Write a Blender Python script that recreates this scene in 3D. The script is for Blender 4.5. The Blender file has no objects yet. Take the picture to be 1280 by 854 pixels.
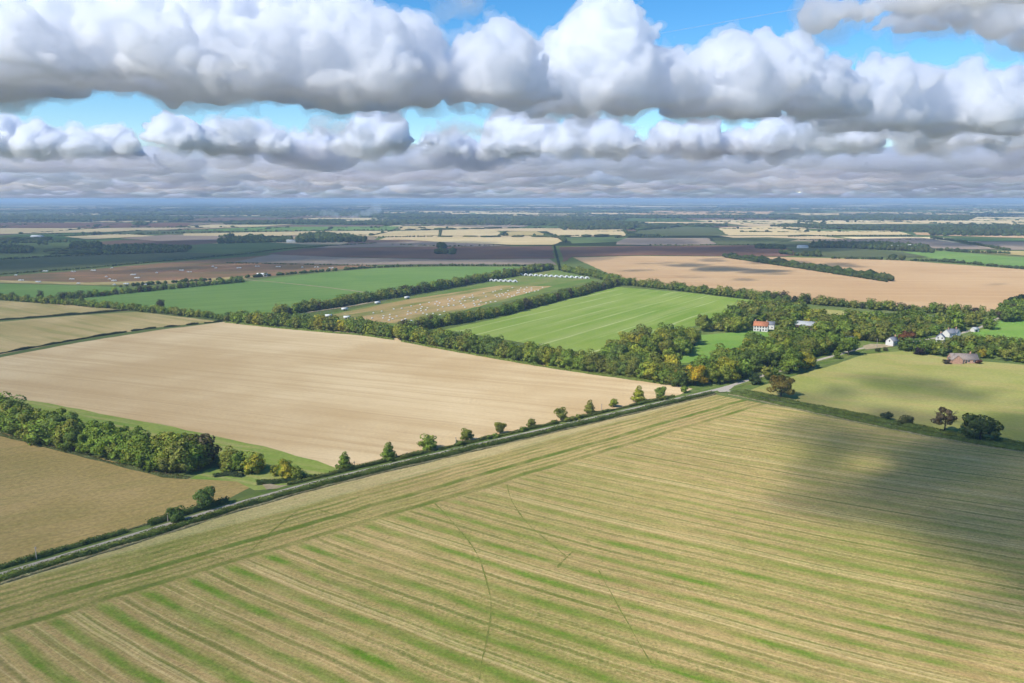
import bpy, bmesh, math, random
import numpy as np
import openvdb as vdb
from mathutils import Vector

R = math.radians
sc = bpy.context.scene
COL = sc.collection

# ------------------------------------------------------------------ camera
CAM_H = 110.0                      # drone height above the fields, metres
FOC = 995.5                        # 28 mm on a 36 mm sensor, in pixels of the 1280 px wide photograph
PITCH = math.atan((427 - 248.5) / FOC)
cam = bpy.data.cameras.new('camera')
camo = bpy.data.objects.new('camera', cam)
COL.objects.link(camo)
cam.lens = 28.0
cam.sensor_width = 36.0
cam.clip_start = 1.0
cam.clip_end = 900000.0
camo.location = (0, 0, CAM_H)
camo.rotation_euler = (math.pi / 2 - PITCH, 0, 0)
sc.camera = camo

# ------------------------------------------------------------------ sky and sun
SUN_EL = R(42)
_s = math.hypot(0.78, 0.62)
SUN_X, SUN_Y = -0.78 / _s, -0.62 / _s
world = bpy.data.worlds.new('World')
sc.world = world
world.use_nodes = True
_nt = world.node_tree
_bg = _nt.nodes['Background']
_sky = _nt.nodes.new('ShaderNodeTexSky')
_sky.sky_type = 'NISHITA'
_sky.sun_disc = False
_sky.sun_elevation = SUN_EL
_sky.sun_rotation = math.atan2(SUN_X, SUN_Y)
_sky.altitude = 0.0
_sky.air_density = 1.0
_sky.dust_density = 0.0
_sky.ozone_density = 4.5
_tint = _nt.nodes.new('ShaderNodeHueSaturation')
_tint.inputs['Saturation'].default_value = 1.32
_nt.links.new(_sky.outputs[0], _tint.inputs['Color'])
_nt.links.new(_tint.outputs[0], _bg.inputs[0])
_bg.inputs[1].default_value = 0.125
sun = bpy.data.lights.new('sun', 'SUN')
sun.energy = 4.2
sun.angle = R(0.53)
sun.color = (1.0, 0.94, 0.84)
suno = bpy.data.objects.new('sun', sun)
COL.objects.link(suno)
suno.rotation_euler = Vector((-SUN_X * math.cos(SUN_EL), -SUN_Y * math.cos(SUN_EL), -math.sin(SUN_EL))).to_track_quat('-Z', 'Y').to_euler()
sc.view_settings.view_transform = 'Standard'
sc.view_settings.look = 'None'
sc.view_settings.exposure = 0.35
sc.view_settings.gamma = 1.0
cy = sc.cycles
cy.use_denoising = True
cy.denoiser = 'OPENIMAGEDENOISE'
cy.max_bounces = 36
cy.diffuse_bounces = 3
cy.glossy_bounces = 2
cy.transmission_bounces = 4
cy.volume_bounces = 32
cy.transparent_max_bounces = 32
cy.use_adaptive_sampling = True
cy.adaptive_threshold = 0.03

# ------------------------------------------------------------------ helpers
_c, _sn = math.cos(PITCH), math.sin(PITCH)


def G(x, y):
    """ground point seen at pixel (x, y) of the photograph: survey of the flat land"""
    u = (x - 640) / FOC
    v = (427 - y) / FOC
    t = -CAM_H / (-_sn + v * _c)
    return np.array((u * t, (_c + v * _sn) * t))


def GP(pts):
    return np.array([G(*p) for p in pts])


def S(r, g, b, k=1.0):
    f = lambda c: (c / 255 / 12.92 if c <= 10 else ((c / 255 + 0.055) / 1.055) ** 2.4) * k
    return (f(r), f(g), f(b))


def tag(o, label=None, cat=None, group=None, kind=None):
    if label:
        o['label'] = label
    if cat:
        o['category'] = cat
    if group:
        o['group'] = group
    if kind:
        o['kind'] = kind
    return o


def link(name, data, parent=None, loc=None):
    o = bpy.data.objects.new(name, data)
    COL.objects.link(o)
    if parent is not None:
        o.parent = parent
    if loc is not None:
        o.location = loc
    return o


def quads_mesh(name, verts, quads, mat, tint=None, normals=None):
    me = bpy.data.meshes.new(name)
    verts = np.asarray(verts, np.float32)
    quads = np.asarray(quads, np.int32)
    n = len(quads)
    k = quads.shape[1]
    me.vertices.add(len(verts))
    me.vertices.foreach_set('co', verts.ravel())
    me.loops.add(n * k)
    me.loops.foreach_set('vertex_index', quads.ravel())
    me.polygons.add(n)
    me.polygons.foreach_set('loop_start', np.arange(0, n * k, k, dtype=np.int32))
    me.polygons.foreach_set('loop_total', np.full(n, k, np.int32))
    me.update()
    if tint is not None:
        a = me.color_attributes.new('tint', 'FLOAT_COLOR', 'POINT')
        t = np.ones((len(verts), 4), np.float32)
        t[:, :3] = tint
        a.data.foreach_set('color', t.ravel())
    if normals is not None:
        me.polygons.foreach_set('use_smooth', np.ones(n, bool))
        me.normals_split_custom_set_from_vertices(np.asarray(normals, np.float32))
    if mat is not None:
        me.materials.append(mat)
    return me


class Nodes:
    def __init__(self, name):
        self.m = bpy.data.materials.new(name)
        self.m.use_nodes = True
        self.t = self.m.node_tree
        self.t.nodes.clear()
        self.out = self.t.nodes.new('ShaderNodeOutputMaterial')

    def n(self, typ, **kw):
        nd = self.t.nodes.new(typ)
        for k, v in kw.items():
            setattr(nd, k, v)
        return nd

    def put(self, sock, v):
        if v is None:
            return
        if isinstance(v, bpy.types.NodeSocket):
            self.t.links.new(v, sock)
        elif isinstance(v, (tuple, list)) and len(v) == 3 and len(sock.default_value) == 4:
            sock.default_value = (*v, 1)
        else:
            sock.default_value = v

    def math(self, op, a, b=None, c=None):
        nd = self.n('ShaderNodeMath', operation=op)
        for s, v in zip(nd.inputs, (a, b, c)):
            self.put(s, v)
        return nd.outputs[0]

    def vmath(self, op, a, b=None):
        nd = self.n('ShaderNodeVectorMath', operation=op)
        self.put(nd.inputs[0], a)
        self.put(nd.inputs[1], b)
        return nd.outputs['Value'] if op in ('DOT_PRODUCT', 'LENGTH') else nd.outputs[0]

    def noise(self, vec, scale, detail=3, rough=0.55):
        nd = self.n('ShaderNodeTexNoise')
        self.put(nd.inputs['Vector'], vec)
        nd.inputs['Scale'].default_value = scale
        nd.inputs['Detail'].default_value = detail
        nd.inputs['Roughness'].default_value = rough
        return nd.outputs[0]

    def rng(self, v, a, b, c=0.0, d=1.0, smooth=True):
        nd = self.n('ShaderNodeMapRange', interpolation_type='SMOOTHSTEP' if smooth else 'LINEAR')
        self.put(nd.inputs[0], v)
        for i, q in enumerate((a, b, c, d)):
            self.put(nd.inputs[i + 1], q)
        return nd.outputs[0]

    def mix(self, f, a, b, mode='MIX'):
        nd = self.n('ShaderNodeMix', data_type='RGBA', blend_type=mode)
        self.put(nd.inputs[0], f)
        self.put(nd.inputs[6], a)
        self.put(nd.inputs[7], b)
        return nd.outputs[2]

    def scale(self, colr, f):
        nd = self.n('ShaderNodeVectorMath', operation='SCALE')
        self.put(nd.inputs[0], colr)
        self.put(nd.inputs[3], f)
        return nd.outputs[0]

    def pos(self):
        return self.n('ShaderNodeNewGeometry').outputs['Position']

    def diffuse(self, colr, rough=1.0, normal=None):
        d = self.n('ShaderNodeBsdfDiffuse')
        self.put(d.inputs['Color'], colr)
        d.inputs['Roughness'].default_value = rough
        if normal is not None:
            self.put(d.inputs['Normal'], normal)
        self.put(self.out.inputs['Surface'], d.outputs[0])
        return self.m

    def principled(self, colr, rough=0.7, spec=0.3, metal=0.0):
        d = self.n('ShaderNodeBsdfPrincipled')
        self.put(d.inputs['Base Color'], colr)
        d.inputs['Roughness'].default_value = rough
        d.inputs['Specular IOR Level'].default_value = spec
        d.inputs['Metallic'].default_value = metal
        self.put(self.out.inputs['Surface'], d.outputs[0])
        return self.m


def along(N, ang):
    """field coordinates: u along the drilling direction, v across it"""
    p = N.pos()
    a = R(ang)
    u = N.vmath('DOT_PRODUCT', p, (math.cos(a), math.sin(a), 0))
    v = N.vmath('DOT_PRODUCT', p, (-math.sin(a), math.cos(a), 0))
    return p, u, v


def vec(N, x, y, z=0.0):
    nd = N.n('ShaderNodeCombineXYZ')
    N.put(nd.inputs[0], x)
    N.put(nd.inputs[1], y)
    N.put(nd.inputs[2], z)
    return nd.outputs[0]


def field_mat(name, c1, c2, c3, ang, row=0.30, run=0.004, amt=0.7, big=0.010, grain=0.6, gamt=0.25, lines=None):
    """soil or crop: two broad tones, streaks along the drilling direction, fine grain, optional tramlines"""
    N = Nodes(name)
    p, u, v = along(N, ang)
    c = N.mix(N.rng(N.noise(p, big, 4), .35, .65), c1, c2)
    wob = N.math('ADD', v, N.math('MULTIPLY', N.noise(p, .01, 2), 6.0))
    st = N.noise(vec(N, N.math('MULTIPLY', u, run), N.math('MULTIPLY', wob, row)), 1.0, 3, .6)
    c = N.mix(N.math('MULTIPLY', N.rng(st, .42, .68), amt), c, c3)
    if lines:
        per, wid, lc, la = lines
        f = N.math('FRACT', N.math('DIVIDE', wob, per))
        tri = N.math('ABSOLUTE', N.math('SUBTRACT', f, .5))
        ln = N.rng(tri, 0.0, wid, 1.0, 0.0)
        brk = N.rng(N.noise(vec(N, N.math('MULTIPLY', u, .012), N.math('MULTIPLY', v, .07)), 1.0, 3), .35, .62)
        c = N.mix(N.math('MULTIPLY', N.math('MULTIPLY', ln, brk), la), c, lc)
    g = N.noise(p, grain, 4, .65)
    c = N.scale(c, N.rng(g, .25, .75, 1 - gamt, 1 + gamt, False))
    return N.diffuse(c)


# ------------------------------------------------------------------ materials
DRY = S(206, 178, 137)
M = {}
# cultivated bare soil, pale and dry
M['tilled'] = field_mat('pale_tilled_soil', S(214, 190, 148, .82), S(196, 168, 124, .79), S(186, 157, 112, .77), -22, row=.16, run=.003, amt=.5, big=.007, gamt=.10,
                        lines=(24.0, .03, S(176, 146, 102, .72), .55))
M['brown_stubble'] = field_mat('brown_stubble', S(182, 156, 102, .72), S(168, 146, 90, .70), S(152, 142, 82, .68), 38, row=.5, run=.02, amt=.55, big=.02, gamt=.28)
M['pale_stubble'] = field_mat('pale_stubble', S(196, 172, 122, .75), S(178, 158, 104, .72), S(152, 150, 86, .66), -35, row=.1, run=.006, amt=.65, big=.014, gamt=.14)
M['crop'] = field_mat('young_green_crop', S(118, 150, 78, .64), S(128, 156, 84, .66), S(108, 140, 72, .6), 30, row=.12, run=.003, amt=.6, big=.008, gamt=.12)
M['meadow'] = field_mat('striped_meadow', S(132, 160, 66, .60), S(148, 168, 80, .63), S(158, 170, 98, .66), 57, row=.09, run=.003, amt=.7, big=.010, gamt=.16,
                        lines=(23.0, .09, S(196, 200, 140, .7), .6))
M['park'] = field_mat('park_grass', S(116, 156, 66, .64), S(130, 162, 74, .66), S(144, 164, 86, .66), 10, row=.1, run=.02, amt=.5, big=.02, gamt=.15)
M['pasture'] = field_mat('dry_pasture', S(154, 158, 84, .64), S(170, 166, 100, .66), S(178, 162, 104, .66), -30, row=.07, run=.02, amt=.7, big=.018, gamt=.2)
M['pigs'] = field_mat('rooted_soil_and_grass', S(196, 164, 118, .70), S(176, 152, 98, .66), S(124, 140, 68, .56), 58, row=.05, run=.008, amt=.85, big=.012, gamt=.2)
M['pig_grass'] = field_mat('pig_field_grass', S(112, 140, 66, .56), S(132, 150, 80, .58), S(164, 150, 100, .6), 58, row=.05, run=.01, amt=.5, big=.012, gamt=.18)
M['tan_plough'] = field_mat('light_brown_plough', S(204, 170, 128, .66), S(194, 158, 116, .66), S(212, 180, 138, .68), -4, row=.06, run=.002, amt=.55, big=.005, gamt=.08)
M['dark_plough'] = field_mat('dark_brown_plough', S(150, 112, 92, .5), S(138, 104, 88, .5), S(160, 122, 98, .5), -6, row=.05, run=.002, amt=.5, big=.005, gamt=.08)
M['grey_plough'] = field_mat('greyish_plough', S(176, 156, 136, .6), S(164, 146, 128, .6), S(150, 134, 116, .58), -4, row=.06, run=.002, amt=.6, big=.005, gamt=.08)
M['red_soil'] = field_mat('reddish_pig_soil', S(176, 132, 98, .58), S(150, 122, 92, .55), S(124, 120, 78, .5), 8, row=.03, run=.005, amt=.6, big=.01, gamt=.16)
M['straw'] = field_mat('pale_straw_stubble', S(214, 192, 146, .74), S(204, 182, 134, .72), S(190, 170, 124, .7), 5, row=.05, run=.003, amt=.5, big=.004, gamt=.06)
M['far_green'] = field_mat('distant_grass', S(112, 134, 82, .5), S(124, 142, 88, .5), S(100, 124, 76, .48), 5, row=.04, run=.003, amt=.5, big=.004, gamt=.08)
M['dull_green'] = field_mat('dull_grass_ley', S(112, 124, 80, .45), S(120, 126, 86, .45), S(104, 112, 76, .45), -8, row=.03, run=.003, amt=.5, big=.004, gamt=.08)
M['verge'] = field_mat('rough_verge_grass', S(104, 130, 58, .52), S(126, 142, 74, .55), S(146, 148, 92, .58), 40, row=.4, run=.05, amt=.6, big=.05, gamt=.25)
M['strip'] = field_mat('grass_margin', S(134, 158, 70, .64), S(156, 168, 84, .66), S(184, 172, 112, .7), -25, row=.25, run=.02, amt=.6, big=.03, gamt=.22)
M['gravel'] = field_mat('pale_gravel', S(190, 174, 140, .62), S(178, 162, 128, .6), S(160, 146, 108, .56), 40, row=.6, run=.2, amt=.5, big=.2, gamt=.2)
M['ground'] = field_mat('rough_grassland', S(118, 136, 74, .5), S(132, 142, 84, .52), S(108, 124, 70, .48), 20, row=.01, run=.003, amt=.5, big=.003, gamt=.15)


def asphalt():
    N = Nodes('worn_asphalt')
    p = N.pos()
    c = N.mix(N.noise(p, .4, 4), S(158, 150, 136, .8), S(178, 170, 154, .82))
    return N.diffuse(N.scale(c, N.rng(N.noise(p, 3.0, 3), .3, .7, .88, 1.12, False)))


M['asphalt'] = asphalt()

ROAD_S = [(-260, 812), (-120, 767), (0, 729), (160, 681), (300, 637), (400, 609), (437, 600), (560, 571), (660, 547.5), (740, 529), (820, 510), (893, 493)]
_p0 = G(0, 729)
_p1 = G(893, 493)
_rd = (_p1 - _p0) / np.linalg.norm(_p1 - _p0)
_rn = np.array((_rd[1], -_rd[0]))        # towards the stubble field


def stubble():
    """foreground stubble: tramlines every 12 m with regrowth between, headland runs beside the lane"""
    N = Nodes('striped_stubble')
    p, u, v = along(N, -29.5)
    rd = N.math('SUBTRACT', N.vmath('DOT_PRODUCT', p, (_rn[0], _rn[1], 0)), float(_p0 @ _rn))
    bend = N.math('MULTIPLY', N.math('MULTIPLY', N.math('SUBTRACT', u, -20.0), N.math('SUBTRACT', u, -20.0)), -0.00035)
    wv = N.math('ADD', N.math('ADD', v, bend), N.math('MULTIPLY', N.math('SUBTRACT', N.noise(p, .012, 2), .5), 5.0))
    PER = 11.6
    rw = N.math('ADD', rd, N.math('MULTIPLY', N.math('SUBTRACT', N.noise(p, .03, 3), .5), 4.5))
    ra = N.vmath('DOT_PRODUCT', p, (_rd[0], _rd[1], 0))
    inn = N.math('GREATER_THAN', rw, 31.0)
    out_ = N.math('SUBTRACT', 1.0, inn)
    u0, wv0 = u, wv
    u = N.math('ADD', N.math('MULTIPLY', u0, inn), N.math('MULTIPLY', ra, out_))
    wv = N.math('ADD', N.math('MULTIPLY', wv0, inn), N.math('MULTIPLY', rw, out_))
    # soil, straw and pale chaff
    big = N.noise(p, .013, 4, .55)
    c = N.mix(N.rng(big, .36, .66), S(192, 164, 110, .71), S(176, 150, 100, .68))
    fine = N.noise(vec(N, N.math('MULTIPLY', u, .05), N.math('MULTIPLY', wv, 1.3)), 1.0, 3, .65)
    c = N.mix(N.math('MULTIPLY', N.rng(fine, .42, .7), .5), c, S(202, 184, 128, .78))
    fine2 = N.noise(vec(N, N.math('MULTIPLY', u, .03), N.math('MULTIPLY', wv, .55), 7.0), 1.0, 3, .6)
    c = N.mix(N.math('MULTIPLY', N.rng(fine2, .42, .68), .55), c, S(144, 146, 70, .64))
    GREEN = S(92, 142, 30, .55)
    GREEN2 = S(116, 154, 46, .60)
    DARK = S(96, 124, 42, .54)
    # broad band of regrowth between the wheelings
    f = N.math('FRACT', N.math('ADD', N.math('DIVIDE', wv, PER), 100.0))
    tri = N.math('ABSOLUTE', N.math('SUBTRACT', f, .5))            # 0 in the middle of a bout, .5 on the wheeling
    lush = N.noise(p, .0095, 3, .5)
    patch = N.noise(vec(N, N.math('MULTIPLY', u, .03), N.math('MULTIPLY', wv, .09), 3.0), 1.0, 4, .6)
    speck = N.noise(p, .9, 4, .7)
    band = N.rng(N.math('ADD', tri, N.math('MULTIPLY', N.math('SUBTRACT', speck, .5), .30)), .02, .25, 1.0, 0.0)
    inner = N.rng(rd, 30.0, 36.0)
    reg = N.rng(N.math('ADD', N.math('MULTIPLY', lush, .75), N.math('MULTIPLY', patch, .7)), .44, .76)
    nearer = N.rng(N.math('ADD', N.vmath('DOT_PRODUCT', p, (0.25, 1.0, 0)), N.math('MULTIPLY', lush, 90)), 255.0, 370.0, 1.0, .38)
    reg = N.math('MULTIPLY', N.math('MULTIPLY', reg, nearer), inner)
    torn = N.rng(N.noise(vec(N, N.math('MULTIPLY', u, .055), N.math('MULTIPLY', wv, .22), 17.0), 1.0, 4, .65), .34, .62, .5, 1.0)
    reg = N.math('MULTIPLY', reg, torn)
    c = N.mix(N.math('MULTIPLY', N.math('MULTIPLY', band, reg), .96), c, N.mix(patch, GREEN, GREEN2))
    # general thin regrowth
    thin = N.rng(N.math('ADD', N.math('MULTIPLY', lush, .6), N.math('MULTIPLY', speck, .5)), .48, .68)
    c = N.mix(N.math('MULTIPLY', N.math('MULTIPLY', thin, nearer), .75), c, S(136, 144, 66, .62))
    # wheelings: a dark green line, now and then a paler twin
    wl = N.rng(N.math('ADD', tri, N.math('MULTIPLY', N.math('SUBTRACT', speck, .5), .12)), .395, .49, 0.0, 1.0)
    wbrk = N.rng(N.noise(vec(N, N.math('MULTIPLY', u, .015), N.math('MULTIPLY', wv, .086), 11.0), 1.0, 2), .32, .62, .15, 1.0)
    c = N.mix(N.math('MULTIPLY', N.math('MULTIPLY', N.math('MULTIPLY', wl, wbrk), inner), .62), c, DARK)
    pl = N.math('MULTIPLY', N.rng(tri, .37, .40), N.rng(tri, .425, .40))
    c = N.mix(N.math('MULTIPLY', N.math('MULTIPLY', pl, inner), .32), c, S(208, 194, 138, .82))
    # every few bouts a bare double wheel track
    f4 = N.math('FRACT', N.math('ADD', N.math('DIVIDE', wv, PER * 4), 100.28))
    t4 = N.math('ABSOLUTE', N.math('SUBTRACT', N.math('ABSOLUTE', N.math('SUBTRACT', f4, .5)), .022))
    c = N.mix(N.math('MULTIPLY', N.math('MULTIPLY', N.rng(t4, .004, .012, 1.0, 0.0), inner), .5), c, S(206, 186, 132, .8))
    # headland: lines beside the lane
    hl = None
    for at, wd, k in ((1.5, 1.2, .5), (4.5, 1.6, .5), (8.5, 1.2, .65), (12.0, 1.0, .5), (15.0, .8, .3), (19.0, 2.2, .95), (22.5, 1.0, .5), (30.0, 2.0, .85), (26.0, 1.0, .5)):
        q = N.math('MULTIPLY', N.rng(N.math('ABSOLUTE', N.math('SUBTRACT', rw, at)), wd * .35, wd, 1.0, 0.0), k)
        hl = q if hl is None else N.math('MAXIMUM', hl, q)
    hb = N.rng(N.noise(p, .05, 3), .3, .62, .35, 1.0)
    c = N.mix(N.math('MULTIPLY', hl, hb), c, S(112, 132, 52, .56))
    edge = N.rng(rw, 1.2, 3.4, 1.0, 0.0)
    c = N.mix(N.math('MULTIPLY', edge, .35), c, S(200, 186, 138, .76))
    # grain of straw and tufts
    tuft = N.rng(N.noise(p, .35, 5, .8), .56, .70)
    c = N.mix(N.math('MULTIPLY', N.math('MULTIPLY', tuft, nearer), .55), c, S(92, 122, 44, .5))
    c = N.scale(c, N.rng(N.noise(p, 1.1, 4, .75), .28, .72, .66, 1.34, False))
    c = N.scale(c, N.rng(N.noise(p, .22, 4, .7), .28, .72, .86, 1.14, False))
    return N.diffuse(c)


M['stubble'] = stubble()


def leaf_material():
    N = Nodes('foliage')
    at = N.n('ShaderNodeAttribute', attribute_name='tint')
    oi = N.n('ShaderNodeObjectInfo')
    c = N.mix(1.0, at.outputs['Color'], oi.outputs['Color'], 'MULTIPLY')
    p = N.pos()
    c = N.scale(c, N.rng(N.noise(p, .45, 3), .3, .7, .72, 1.28, False))
    d = N.n('ShaderNodeBsdfDiffuse')
    t = N.n('ShaderNodeBsdfTranslucent')
    N.put(d.inputs[0], c)
    N.put(t.inputs[0], N.mix(1.0, c, (1.0, 1.05, .6), 'MULTIPLY'))
    mx = N.n('ShaderNodeMixShader')
    mx.inputs[0].default_value = .32
    N.put(mx.inputs[1], d.outputs[0])
    N.put(mx.inputs[2], t.outputs[0])
    N.put(N.out.inputs['Surface'], mx.outputs[0])
    return N.m


def plain(name, c, rough=.8, var=.12, sc_=1.5, spec=.25):
    N = Nodes(name)
    p = N.pos()
    return N.principled(N.scale(c, N.rng(N.noise(p, sc_, 4), .3, .7, 1 - var, 1 + var, False)), rough, spec)


M['leaf'] = leaf_material()
M['bark'] = plain('bark', (.06, .045, .032), .95)
M['white_wall'] = plain('white_render', (.66, .64, .58), .85, .06)
M['brick'] = plain('red_brick', (.50, .29, .19), .9, .18)
M['tile'] = plain('orange_clay_tile', (.46, .18, .09), .85, .3)
M['slate'] = plain('grey_slate', (.20, .21, .23), .6, .15)
M['old_tile'] = plain('brownish_roof_tile', (.30, .24, .20), .85, .25)
M['sheet'] = plain('pale_fibre_cement_sheet', (.44, .45, .43), .7, .1)
M['timber'] = plain('weathered_timber', (.16, .11, .07), .9, .2)
M['glass'] = plain('dark_window_glass', (.02, .025, .03), .1, .05, 1, .6)
M['door'] = plain('painted_door', (.05, .08, .07), .5, .1)
M['ark'] = plain('galvanised_white_ark', (.70, .69, .64), .6, .08)
M['canvas'] = plain('white_canvas', (.74, .74, .71), .8, .08)
M['metal'] = plain('grey_steel', (.30, .31, .32), .5, .1)
M['tyre'] = plain('tyre_rubber', (.02, .02, .02), .9, .1)
M['pole'] = plain('grey_weathered_pole', (.36, .31, .26), .9, .15)

# ------------------------------------------------------------------ ground, fields, roads
RNG = random.Random(7)


def wobble(P, step, amp, seed, closed=True):
    """break a surveyed edge into short runs with small real-world unevenness"""
    rg = random.Random(seed)
    out = []
    n = len(P)
    for i in range(n if closed else n - 1):
        a, b = P[i], P[(i + 1) % n]
        d = b - a
        L = np.linalg.norm(d)
        k = max(1, min(60, int(L / step)))
        nr = np.array((-d[1], d[0])) / max(L, 1e-6)
        for j in range(k):
            t = j / k
            off = rg.uniform(-amp, amp) if j else 0.0
            out.append(a + d * t + nr * off)
    if not closed:
        out.append(P[-1])
    return np.array(out)


ZL = [0.02]


def field(name, px, mat, ground=False, amp=.9, step=9.0, z=None):
    P = np.array(px, float) if ground else GP(px)
    dist = P[:, 1].min()
    k = max(1.0, dist / 500.0)
    Q = wobble(P, step * k, amp * k, len(bpy.data.objects))
    if z is None:
        ZL[0] += .008
        z = ZL[0] * (1 if dist < 1300 else 3)
    me = bpy.data.meshes.new(name)
    me.from_pydata([(q[0], q[1], z) for q in Q], [], [list(range(len(Q)))])
    me.update()
    if me.polygons[0].normal.z < 0:
        me.flip_normals()
    me.materials.append(M[mat])
    return tag(link(name, me), kind='structure')


def offset(P, d):
    """polyline moved d metres to its left"""
    P = np.asarray(P, float)
    T = np.gradient(P, axis=0)
    T /= np.linalg.norm(T, axis=1)[:, None]
    return P + np.stack((-T[:, 1], T[:, 0]), 1) * d


def resample(P, step):
    P = np.asarray(P, float)
    s = np.concatenate(([0], np.cumsum(np.linalg.norm(np.diff(P, axis=0), axis=1))))
    n = max(2, int(s[-1] / step) + 1)
    t = np.linspace(0, s[-1], n)
    return np.stack((np.interp(t, s, P[:, 0]), np.interp(t, s, P[:, 1])), 1)


def smooth(P, it=6):
    P = P.copy()
    for _ in range(it):
        P[1:-1] = P[1:-1] * .5 + (P[:-2] + P[2:]) * .25
    return P


def ribbon(name, P, w, mat, z, jit=.0, seed=0):
    P = np.asarray(P, float)
    rg = np.random.RandomState(seed)
    T = np.gradient(P, axis=0)
    T /= np.linalg.norm(T, axis=1)[:, None]
    Nn = np.stack((-T[:, 1], T[:, 0]), 1)
    w = np.broadcast_to(w, (len(P),))
    a = P + Nn * (w / 2 + rg.uniform(-jit, jit, len(P)))[:, None]
    b = P - Nn * (w / 2 + rg.uniform(-jit, jit, len(P)))[:, None]
    n = len(P)
    V = np.zeros((2 * n, 3))
    V[:n, :2] = a
    V[n:, :2] = b
    V[:, 2] = z
    Q = [(n + i, n + i + 1, i + 1, i) for i in range(n - 1)]
    return tag(link(name, quads_mesh(name, V, Q, M[mat])), kind='structure')


me = bpy.data.meshes.new('ground')
me.from_pydata([(-72000, -3000, 0), (72000, -3000, 0), (72000, 83000, 0), (-72000, 83000, 0)], [], [(0, 1, 2, 3)])
me.materials.append(M['ground'])
tag(link('ground', me), kind='structure')

# distant patchwork of fields, one sheet
def far_patchwork():
    rg = random.Random(3)
    V, Qd, Tn = [], [], []
    global FAR_EDGES
    FAR_EDGES = []
    pal = [(S(212, 192, 148, .74), 6), (S(200, 176, 136, .74), 4), (S(146, 118, 100, .5), 2), (S(108, 132, 74, .45), 4),
           (S(120, 130, 84, .42), 5), (S(92, 124, 60, .42), 3), (S(168, 150, 122, .58), 2), (S(70, 86, 52, .36), 2)]
    bag = [c for c, k in pal for _ in range(k)]
    ang = R(-14)
    ca, sa = math.cos(ang), math.sin(ang)
    y = 1900.0
    while y < 60000:
        dy = max(260.0, y * .085) * rg.uniform(.7, 1.3)
        x = -y * .85 - 1500
        xe = y * .85 + 1500
        while x < xe:
            dx = max(330.0, y * .10) * rg.uniform(.5, 1.7)
            g = min(7.0, 3 + y * .0006)
            sk = rg.uniform(-.12, .12) * dx
            c = rg.choice(bag)
            k = rg.uniform(.85, 1.12)
            b = len(V)
            yo = rg.uniform(-.12, .12) * dy
            for (px, py) in ((x + g, y + g + yo), (x + dx - g, y + g + yo + sk * .3), (x + dx - g + sk, y + dy * 1.05 - g + yo), (x + g + sk, y + dy * 1.05 - g + yo)):
                V.append((px, py + (px) * math.tan(ang) * .25, .06))
                Tn.append((c[0] * k, c[1] * k, c[2] * k))
            Qd.append((b, b + 1, b + 2, b + 3))
            if y < 9500 and rg.random() < .6:
                FAR_EDGES.append((V[b][:2], V[b + 1][:2]))
            if y < 9500 and rg.random() < .4:
                FAR_EDGES.append((V[b][:2], V[b + 3][:2]))
            x += dx
        y += dy
    N = Nodes('distant_field_cover')
    at = N.n('ShaderNodeAttribute', attribute_name='tint')
    N.diffuse(N.scale(at.outputs['Color'], N.rng(N.noise(N.pos(), .006, 4), .3, .7, .85, 1.15, False)))
    # lift each sheet a little so that skewed neighbours never share a plane
    V = np.array(V)
    V[:, 2] = np.repeat(.06 + .012 * (np.arange(len(Qd)) % 23), 4)
    tag(link('distant_fields', quads_mesh('distant_fields', V, Qd, N.m, tint=np.array(Tn))), kind='structure')


far_patchwork()

# road: lane from the left, T-junction, then on towards the village
sline = smooth(resample(GP(ROAD_S), 4.0), 10)
lane_mid = offset(sline, 5.3)
JUN = G(906, 486)
vill = GP([(906, 486), (922, 480), (938, 475), (965, 467), (1000, 457), (1040, 446), (1078, 435.5), (1100, 433), (1130, 430), (1165, 424), (1195, 419), (1222, 411), (1236, 405), (1250, 396)])
lane = smooth(np.vstack((lane_mid[:-3], resample(vill, 4.0))), 6)
side = GP([(903, 488), (930, 493.5), (985, 506), (1095, 529), (1175, 545), (1290, 563), (1420, 584)])
side = smooth(resample(side, 4.0), 8)

def near_i(P, px):
    return int(np.argmin(np.linalg.norm(P - G(*px), axis=1)))


# fields, nearest first
n = len(sline)
stub = np.vstack((offset(sline, -.6), GP([(905, 495.5), (983, 509.5), (1092, 533.5), (1170, 547.5), (1290, 568)]), [[330, 250], [330, 60], [-260, 60]]))
field('stubble_field', stub, 'stubble', ground=True, amp=.35)
field('brown_field', np.vstack((offset(sline, 12.0)[:near_i(sline, (315, 632))], GP([(320, 606), (296, 601), (262, 598), (240, 597), (180, 585), (120, 571), (60, 556), (0, 540), (-120, 512), (-330, 470)]))), 'brown_stubble', ground=True)
nline = offset(sline, 11.5)
field('pale_tilled_field', np.vstack((nline[near_i(sline, (425, 603)):-4], GP([(872, 484), (838, 477.5), (760, 465), (640, 447.5), (560, 433), (500, 423), (400, 410), (320, 403.5), (284, 402), (200, 412.5), (100, 428), (0, 447), (-110, 464), (-60, 494), (0, 497), (60, 508), (150, 527), (250, 546), (330, 563), (400, 580)]))), 'tilled', ground=True)
field('grass_margin', [(140, 520), (200, 530), (250, 541), (330, 558), (396, 576), (428, 588), (405, 596), (345, 590), (300, 578), (240, 562), (150, 538), (60, 520), (-60, 498), (-60, 488), (60, 504)], 'strip')
field('rough_grass', [(236, 599), (262, 586), (330, 586), (390, 596), (384, 602), (335, 612), (318, 613), (296, 602), (262, 600)], 'strip')
field('stubble_strip', [(-110, 462), (0, 443.5), (100, 424.5), (200, 409), (276, 402), (170, 390), (90, 395), (0, 402.5), (-110, 412)], 'pale_stubble')
field('stubble_strip', [(-110, 410), (0, 400.5), (90, 393), (164, 388.5), (120, 383.5), (0, 376), (-110, 370)], 'pale_stubble')
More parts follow.
